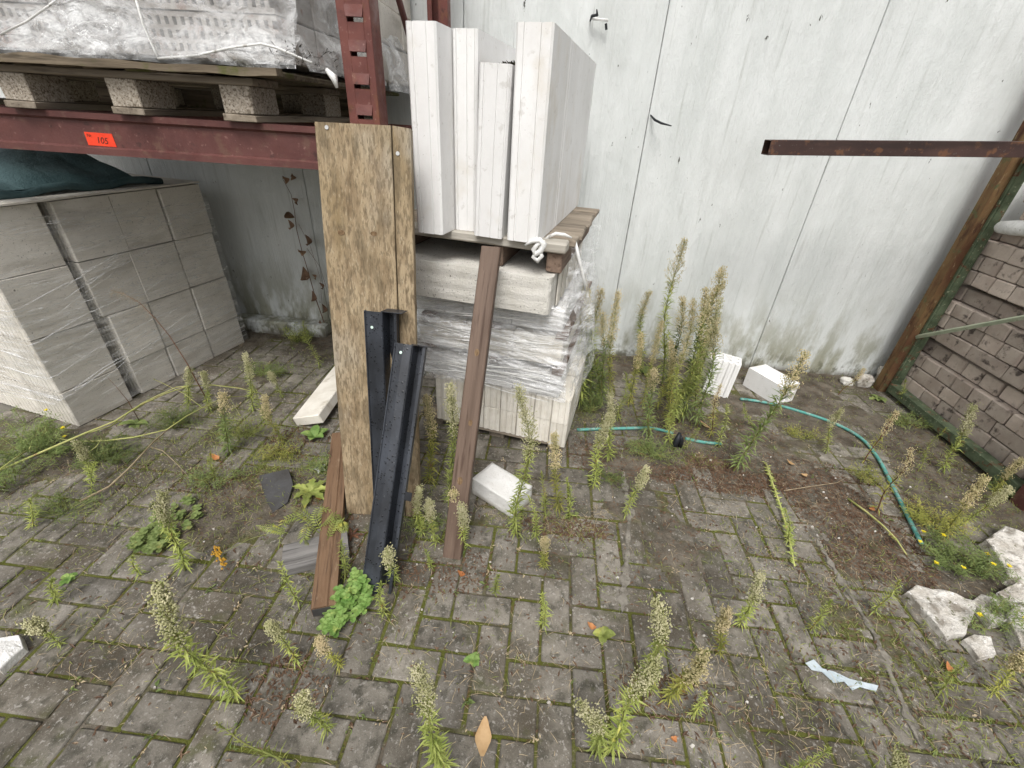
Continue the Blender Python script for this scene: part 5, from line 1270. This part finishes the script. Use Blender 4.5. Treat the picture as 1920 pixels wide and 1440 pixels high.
# dead vine on the wall left of the board
c = gz(626, 640); t = thing('dead_vine', (c.x, min(c.y, YW - .05), 0), 'dead climbing plant with curled brown leaves against the shaded wall', 'vine'); O = t.location
P = [gy(*q, YW - .05) - O for q in [(622, 640), (606, 600), (592, 560), (578, 510), (566, 470), (556, 430), (552, 395), (546, 365), (530, 335)]]
m = MB(); m.tube(P, [.0035 - .0003 * i for i in range(9)], 5); m.tube([gy(*q, YW - .04) - O for q in [(606, 600), (600, 520), (582, 462), (560, 420)]], .001, 4); m.tube([gy(*q, YW - .06) - O for q in [(612, 610), (618, 560), (600, 500), (575, 465)]], .001, 4); m.build('stem', M_stemr, t, True)
def curl(px, py, L, w, ang_, nm='leaf', mat=M_dry):
    m = MB(); p = gy(px, py, YW - .07) - O; d = Vector((math.sin(ang_), -.2, math.cos(ang_))); s = Vector((math.cos(ang_), .3, -math.sin(ang_))); K = 6; vs = []
    for k_ in range(K + 1):
        f = k_ / K; th = f * 2.2; cc_ = p + d * L * math.sin(th) * .6 + Vector((0, -1, 0)) * L * (1 - math.cos(th)) * .3; ww = w * math.sin(math.pi * (f * .94 + .03)); vs += [tuple(cc_ - s * ww + Vector((0, .6 * ww, 0))), tuple(cc_), tuple(cc_ + s * ww + Vector((0, .6 * ww, 0)))]
    fs = []
    for k_ in range(K): o = k_ * 3; fs += [(o, o + 1, o + 4, o + 3), (o + 1, o + 2, o + 5, o + 4)]
    m.add(vs, fs); m.build(nm, mat, t)
for (px, py, L, w, a_) in [(536, 345, .06, .012, .4), (545, 338, .07, .010, .9), (548, 372, .06, .014, 2.0), (540, 412, .07, .016, 2.6), (552, 408, .06, .014, -1.2), (572, 440, .08, .018, 2.6), (568, 500, .10, .024, 3.0), (566, 480, .06, .016, .3), (585, 545, .08, .016, 2.9), (598, 530, .06, .012, 2.2), (604, 570, .07, .016, 2.7), (600, 600, .06, .012, 3.3), (585, 515, .05, .012, 2.0)]: curl(px, py, L * 1.3, w * 1.5, a_)
# green runner lying on the right paving
stalk([(1436, 868), (1448, 905), (1462, 945), (1474, 985), (1482, 1020), (1490, 1062)], .0055, M_stemy, 'mossy green runner lying down the middle of the right paving', .01, leaves=150, name='green_runner', lm=M_leaf)
stalk([(1590, 935), (1625, 960), (1655, 985), (1680, 1010), (1700, 1040)], .0050, M_stemy, 'pale olive stalk lying left of the long hose', .015, name='olive_stalk', leaves=6)
stalk([(1470, 920), (1520, 912), (1570, 905), (1592, 892)], .0018, M_straw, 'thin straw stem lying left of the long hose', .02)

# fine bushes
def bush(c, rx0, ry0, h, n, label, mat=M_leafd, flowers=0, name='fine_leaved_bush', leafL=.02, stems=26):
    t = thing(name, (c.x, c.y, 0), label, 'bush'); rnd = random.Random(int(abs(c.x) * 1000) + n); m = MB(); s_ = MB(); tips = []
    for i in range(stems):
        a = rnd.uniform(0, 6.28); q = math.sqrt(rnd.random()); p1 = Vector((math.cos(a) * rx0 * q, math.sin(a) * ry0 * q, h * rnd.uniform(.45, 1) * (1.1 - .5 * q))); p0 = Vector((p1.x * .3, p1.y * .3, 0))
        pm = p0.lerp(p1, .5) + Vector((rnd.gauss(0, .02), rnd.gauss(0, .02), .01)); s_.tube([p0, pm, p1], [.0016, .0012, .0006], 3, cap=False); tips.append(p1)
        for k_ in range(n // stems):
            f = rnd.uniform(.15, 1.0); p = (p0.lerp(pm, f * 2) if f < .5 else pm.lerp(p1, f * 2 - 1)) + Vector((rnd.gauss(0, .012), rnd.gauss(0, .012), rnd.gauss(0, .008))); b = rnd.uniform(0, 6.28)
            m.leaf(p, Vector((math.cos(b), math.sin(b), rnd.uniform(-.1, 1.1))).normalized(), (-math.sin(b), math.cos(b), 0), leafL * rnd.uniform(.5, 1.3), leafL * .16)
    m.build('foliage', mat, t); s_.build('stem', M_stem, t)
    for i in range(flowers):
        p = tips[i % len(tips)] + Vector((rnd.gauss(0, .01), rnd.gauss(0, .01), .01)); m = MB()
        for k_ in range(9):
            b = k_ * .698; m.leaf(p, (math.cos(b), math.sin(b), rnd.uniform(.1, .7)), (-math.sin(b), math.cos(b), 0), .010, .006, .1)
        m.puff(p, .004); m.build('flower', M_yel, t)
    return t
bush(gz(60, 845), .34, .16, .22, 3800, 'fine dark green bush at the left edge before the block stack', flowers=2)
bush(gz(190, 868), .22, .12, .15, 2000, 'lower fine leaved bush right of the left edge bush', flowers=1)
bush(gz(20, 905), .20, .12, .14, 1300, 'small green bush at the far left edge', flowers=0)
bush(gz(330, 800), .16, .10, .13, 1100, 'small dark bush under the long stalks at the stack foot')
bush(gz(562, 640), .16, .09, .16, 900, 'grassy green bush by the shaded wall left of the board', M_leaf)
bush(gz(505, 705), .20, .09, .11, 1100, 'low dull green bush near the far corner of the block stack')
bush(gz(1800, 1060), .17, .12, .13, 2400, 'tangled bush with yellow flowers at the right', flowers=8)
bush(gz(1880, 1180), .16, .10, .11, 1300, 'low tangled weed over the right rubble with yellow flowers', flowers=4)
bush(gz(1745, 985), .14, .10, .12, 1100, 'olive bush beyond the yellow flowers', M_leafy)
bush(gz(1700, 800), .16, .08, .10, 700, 'dull bush along the stillage rail', M_leafd)
bush(gz(1225, 850), .16, .07, .07, 900, 'low dark ground bush around the hose and clamp')
bush(gz(1105, 770), .08, .06, .14, 700, 'dark bush at the foot of the dense weeds', M_leafd)
bush(gz(1880, 925), .14, .08, .09, 800, 'small bush at the stillage front post foot', M_leafd)
bush(gz(450, 820), .17, .10, .12, 700, 'loose green bush between the block stack corner and the pale slab', M_leaf)
bush(gz(400, 905), .16, .08, .07, 500, 'sprawling low growth round the orange brown leaf', M_leafd)
bush(gz(520, 860), .12, .07, .08, 500, 'low yellowish growth in front of the pale slab', M_leafy)
bush(gz(120, 960), .20, .09, .06, 700, 'flat green growth below the long stalks at the left', M_leafd)
bush(gz(1500, 820), .16, .06, .07, 450, 'low pale growth in the bend of the long hose', M_leafy)
bush(gz(1620, 900), .10, .07, .08, 400, 'thin growth beside the lower part of the long hose', M_leafy)
bush(gz(800, 985), .10, .06, .06, 350, 'low growth between the board foot and the brown batten', M_leafd)
bush(gz(1140, 900), .12, .06, .05, 350, 'thin growth on the paving right of the cream bricks', M_leafd)
bush(gz(610, 880), .09, .06, .07, 500, 'low weeds round the metal bracket', M_leafd)

# ------------------------------------------------------------------ uncountable growth and litter
def blades(spots, label, mats, name, hmin, hmax, wd, lay=.5, seed=1):
    rnd = random.Random(seed); m = MB()
    for (px, py, rx0, ry0, n) in spots:
        c = gz(px, py); 
        for i in range(n):
            a = rnd.uniform(0, 6.28); q = math.sqrt(rnd.random()) ; x_ = c.x + math.cos(a) * q * rx0; y_ = c.y + math.sin(a) * q * ry0
            if y_ > YW - .03: continue
            b = rnd.uniform(0, 6.28); L = rnd.uniform(hmin, hmax); el = rnd.uniform(.1, 1.45) if rnd.random() > lay else rnd.uniform(0, .3)
            m.leaf((x_, y_, soil_h(x_, y_) if soil_h(x_, y_) > 0 else 0.0), Vector((math.cos(b) * math.cos(el), math.sin(b) * math.cos(el), math.sin(el))), (-math.sin(b), math.cos(b), 0), L, wd, .35)
    o = m.build(name, mats); tag(o, label, 'grass' if 'grass' in name else 'litter', kind='stuff'); return o
blades([(560, 700, .3, .3, 500), (420, 800, .45, .18, 1500), (620, 930, .15, .12, 300), (350, 860, .5, .15, 900), (560, 860, .25, .12, 500), (540, 900, .2, .12, 350), (300, 960, .4, .15, 500), (1090, 780, .12, .2, 400), (1250, 800, .35, .25, 900), (1250, 860, .35, .05, 400),
        (1600, 800, .5, .3, 400), (1750, 900, .35, .35, 700), (1850, 1000, .3, .3, 700), (1700, 1250, .5, .3, 700), (1500, 1050, .4, .3, 350), (780, 1000, .2, .1, 300), (1020, 990, .25, .08, 350), (800, 900, .1, .1, 200), (100, 900, .5, .2, 700), (1250, 1100, .4, .2, 250), (1400, 700, 1.0, .08, 700), (600, 1100, .3, .15, 200), (1900, 1350, .3, .3, 700), (1500, 1350, .6, .2, 450), (250, 1150, .5, .2, 250), (450, 880, .6, .25, 900), (250, 980, .6, .2, 500), (1600, 1150, .6, .4, 700), (700, 1200, .5, .2, 250)],
       'short green grass blades between pavers and along the wall foot', M_leaf, 'grass_blades', .012, .055, .0022, .3, 3)
blades([(1350, 900, .40, .08, 1900), (1560, 930, .40, .15, 2000), (1620, 1010, .25, .25, 1100), (1300, 800, .5, .15, 900), (1330, 870, .12, .06, 800), (1450, 880, .5, .12, 900), (1650, 1030, .18, .2, 1100), (780, 1060, .3, .12, 600), (1060, 990, .18, .06, 600), (560, 830, .18, .12, 500), (620, 950, .15, .10, 400), (360, 900, .4, .12, 700), (1150, 850, .2, .2, 500), (540, 1290, .12, .1, 260), (700, 900, 1.6, .5, 900),
        (1300, 1150, .9, .5, 900), (1700, 1200, .5, .4, 900), (1240, 1300, .15, .08, 300), (400, 1200, .8, .3, 250), (1400, 690, 1.0, .06, 900), (1780, 880, .3, .3, 600), (1085, 840, .06, .15, 400)],
       'brown dead leaves and plant litter scattered over the ground', M_dry, 'dry_leaf_litter', .008, .032, .006, .85, 4)
blades([(900, 900, 2.0, .9, 1500), (560, 1230, .8, .3, 300), (1240, 1330, .6, .2, 500), (1500, 950, .6, .4, 800), (1700, 1100, .5, .5, 900), (300, 900, .7, .3, 800), (1020, 960, .3, .1, 400), (1480, 1330, .5, .15, 250), (150, 1200, .4, .15, 200)],
       'thin dry straw stems scattered over the paving', M_straw, 'straw_litter', .02, .075, .0016, .9, 5)
# sprouts, moss tufts and crumbs along the joints
rnd = random.Random(44); m = MB(); m2 = MB()
for (_, cx, cy, hz) in pv:
    for rep in range(3):
        if noise.noise(Vector((cx * 2.3, cy * 2.3, 6.0 + rep))) < .02: continue
        ex, ey = (.1, .05) if hz else (.05, .1)
        if rnd.random() < .5: x_, y_ = cx + rnd.uniform(-ex, ex), cy + ey * rnd.choice((-1, 1))
        else: x_, y_ = cx + ex * rnd.choice((-1, 1)), cy + rnd.uniform(-ey, ey)
        kk = rnd.random(); n_ = rnd.randint(3, 8)
        for i in range(n_):
            b = rnd.uniform(0, 6.28); el = rnd.uniform(.1, 1.2); L = rnd.uniform(.005, .016) * (1.8 if kk > .85 else 1)
            (m if kk > .35 else m2).leaf((x_ + rnd.gauss(0, .006), y_ + rnd.gauss(0, .006), .0), (math.cos(b) * math.cos(el), math.sin(b) * math.cos(el), math.sin(el)), (-math.sin(b), math.cos(b), 0), L, L * rnd.uniform(.2, .5), .3)
tag(m.build('joint_grass_sprouts', M_leafd), 'tiny green sprouts rooted in the paving joints', 'grass', kind='stuff')
tag(m2.build('joint_litter', M_straw), 'brown crumbs of dead plants lodged in the paving joints', 'litter', kind='stuff')
# small pale stone chips
rnd = random.Random(12); m = MB()
for i in range(230):
    px, py = rnd.choice(((1400, 980), (1500, 900), (1300, 1100), (700, 1100), (1650, 950), (900, 1150), (1450, 1250), (400, 1000), (1700, 1000)))
    p = gz(px + rnd.gauss(0, 190), py + rnd.gauss(0, 90)); r_ = rnd.choice((.0016, .002, .003, .004, .006)) * rnd.uniform(.7, 1.2)
    if p.y > 2.6: continue
    o = len(m.v); k_ = 6; zz = soil_h(p.x, p.y)
    for (rr0, z_) in ((1.0, 0), (.75, .9)): 
        for j_ in range(k_): a_ = j_ * 1.047; q = r_ * rr0 * rnd.uniform(.7, 1.2); m.v.append((p.x + math.cos(a_) * q, p.y + math.sin(a_) * q * .7, max(0, zz) + z_ * r_))
    m.f += [(o + j_, o + (j_ + 1) % k_, o + k_ + (j_ + 1) % k_, o + k_ + j_) for j_ in range(k_)] + [tuple(o + k_ + j_ for j_ in range(k_))]
tag(m.build('stone_chips', M_rubble), 'tiny white stone chips scattered on the pavers', 'gravel', kind='stuff')
# single fallen leaves
def fallen(px, py, L, w, rz, label, mat=M_tanleaf):
    c = gz(px, py); t = thing('fallen_leaf', (c.x, c.y, max(0, soil_h(c.x, c.y)) + .004), label, 'leaf', 'single fallen leaves', rz); m = MB(); K = 8; vs = []
    for k_ in range(K + 1):
        f = k_ / K; ww = w * math.sin(math.pi * (f * .93 + .05)) ** .8 * (1 + .12 * math.sin(k_ * 5)); y_ = L * (f - .5); z_ = .012 * (f - .4) ** 2 * 4 + .002
        vs += [(-ww + .3 * w * f * f, y_, z_ + ww * .55), (.3 * w * f * f, y_, z_), (ww + .3 * w * f * f, y_, z_ + ww * .35)]
    fs = []
    for k_ in range(K): o = k_ * 3; fs += [(o, o + 1, o + 4, o + 3), (o + 1, o + 2, o + 5, o + 4)]
    m.add(vs, fs); m.build('leaf_blade', mat, t, True); m = MB(); m.tube([(0, -L * .5, .003), (-.004, -L * .85, .003)], .0008, 4); m.build('leaf_stalk', mat, t)
fallen(905, 1385, .085, .020, .12, 'upright curled tan leaf on the paving at the bottom middle')
fallen(405, 862, .05, .014, 1.2, 'orange brown leaf on the ground before the block stack', M_orangeleaf)
fallen(1108, 1178, .03, .011, 1.4, 'small orange leaf next to the little rosette', M_orangeleaf)
fallen(600, 938, .03, .009, 2.2, 'orange leaf beside the dandelion like rosette', M_orangeleaf)
fallen(1320, 800, .07, .012, .7, 'pale curled dead leaf before the standing perforated brick')
fallen(1480, 872, .04, .013, 1.0, 'yellowish leaf at the top of the green runner')
fallen(1505, 895, .04, .012, 2.0, 'yellowish leaf right of the green runner top')
fallen(1632, 960, .045, .010, 2.4, 'orange pink leaf between olive stalk and hose', M_orangeleaf)
fallen(1262, 1390, .02, .008, 2.4, 'tiny red leaf near the bottom edge', M_orangeleaf)
fallen(865, 1080, .03, .010, 1.4, 'orange leaf before the brown batten foot', M_orangeleaf)
fallen(1777, 1258, .035, .012, .3, 'orange brown leaf at the lower right', M_orangeleaf)
fallen(640, 985, .05, .014, .6, 'dry leaf between the battens')
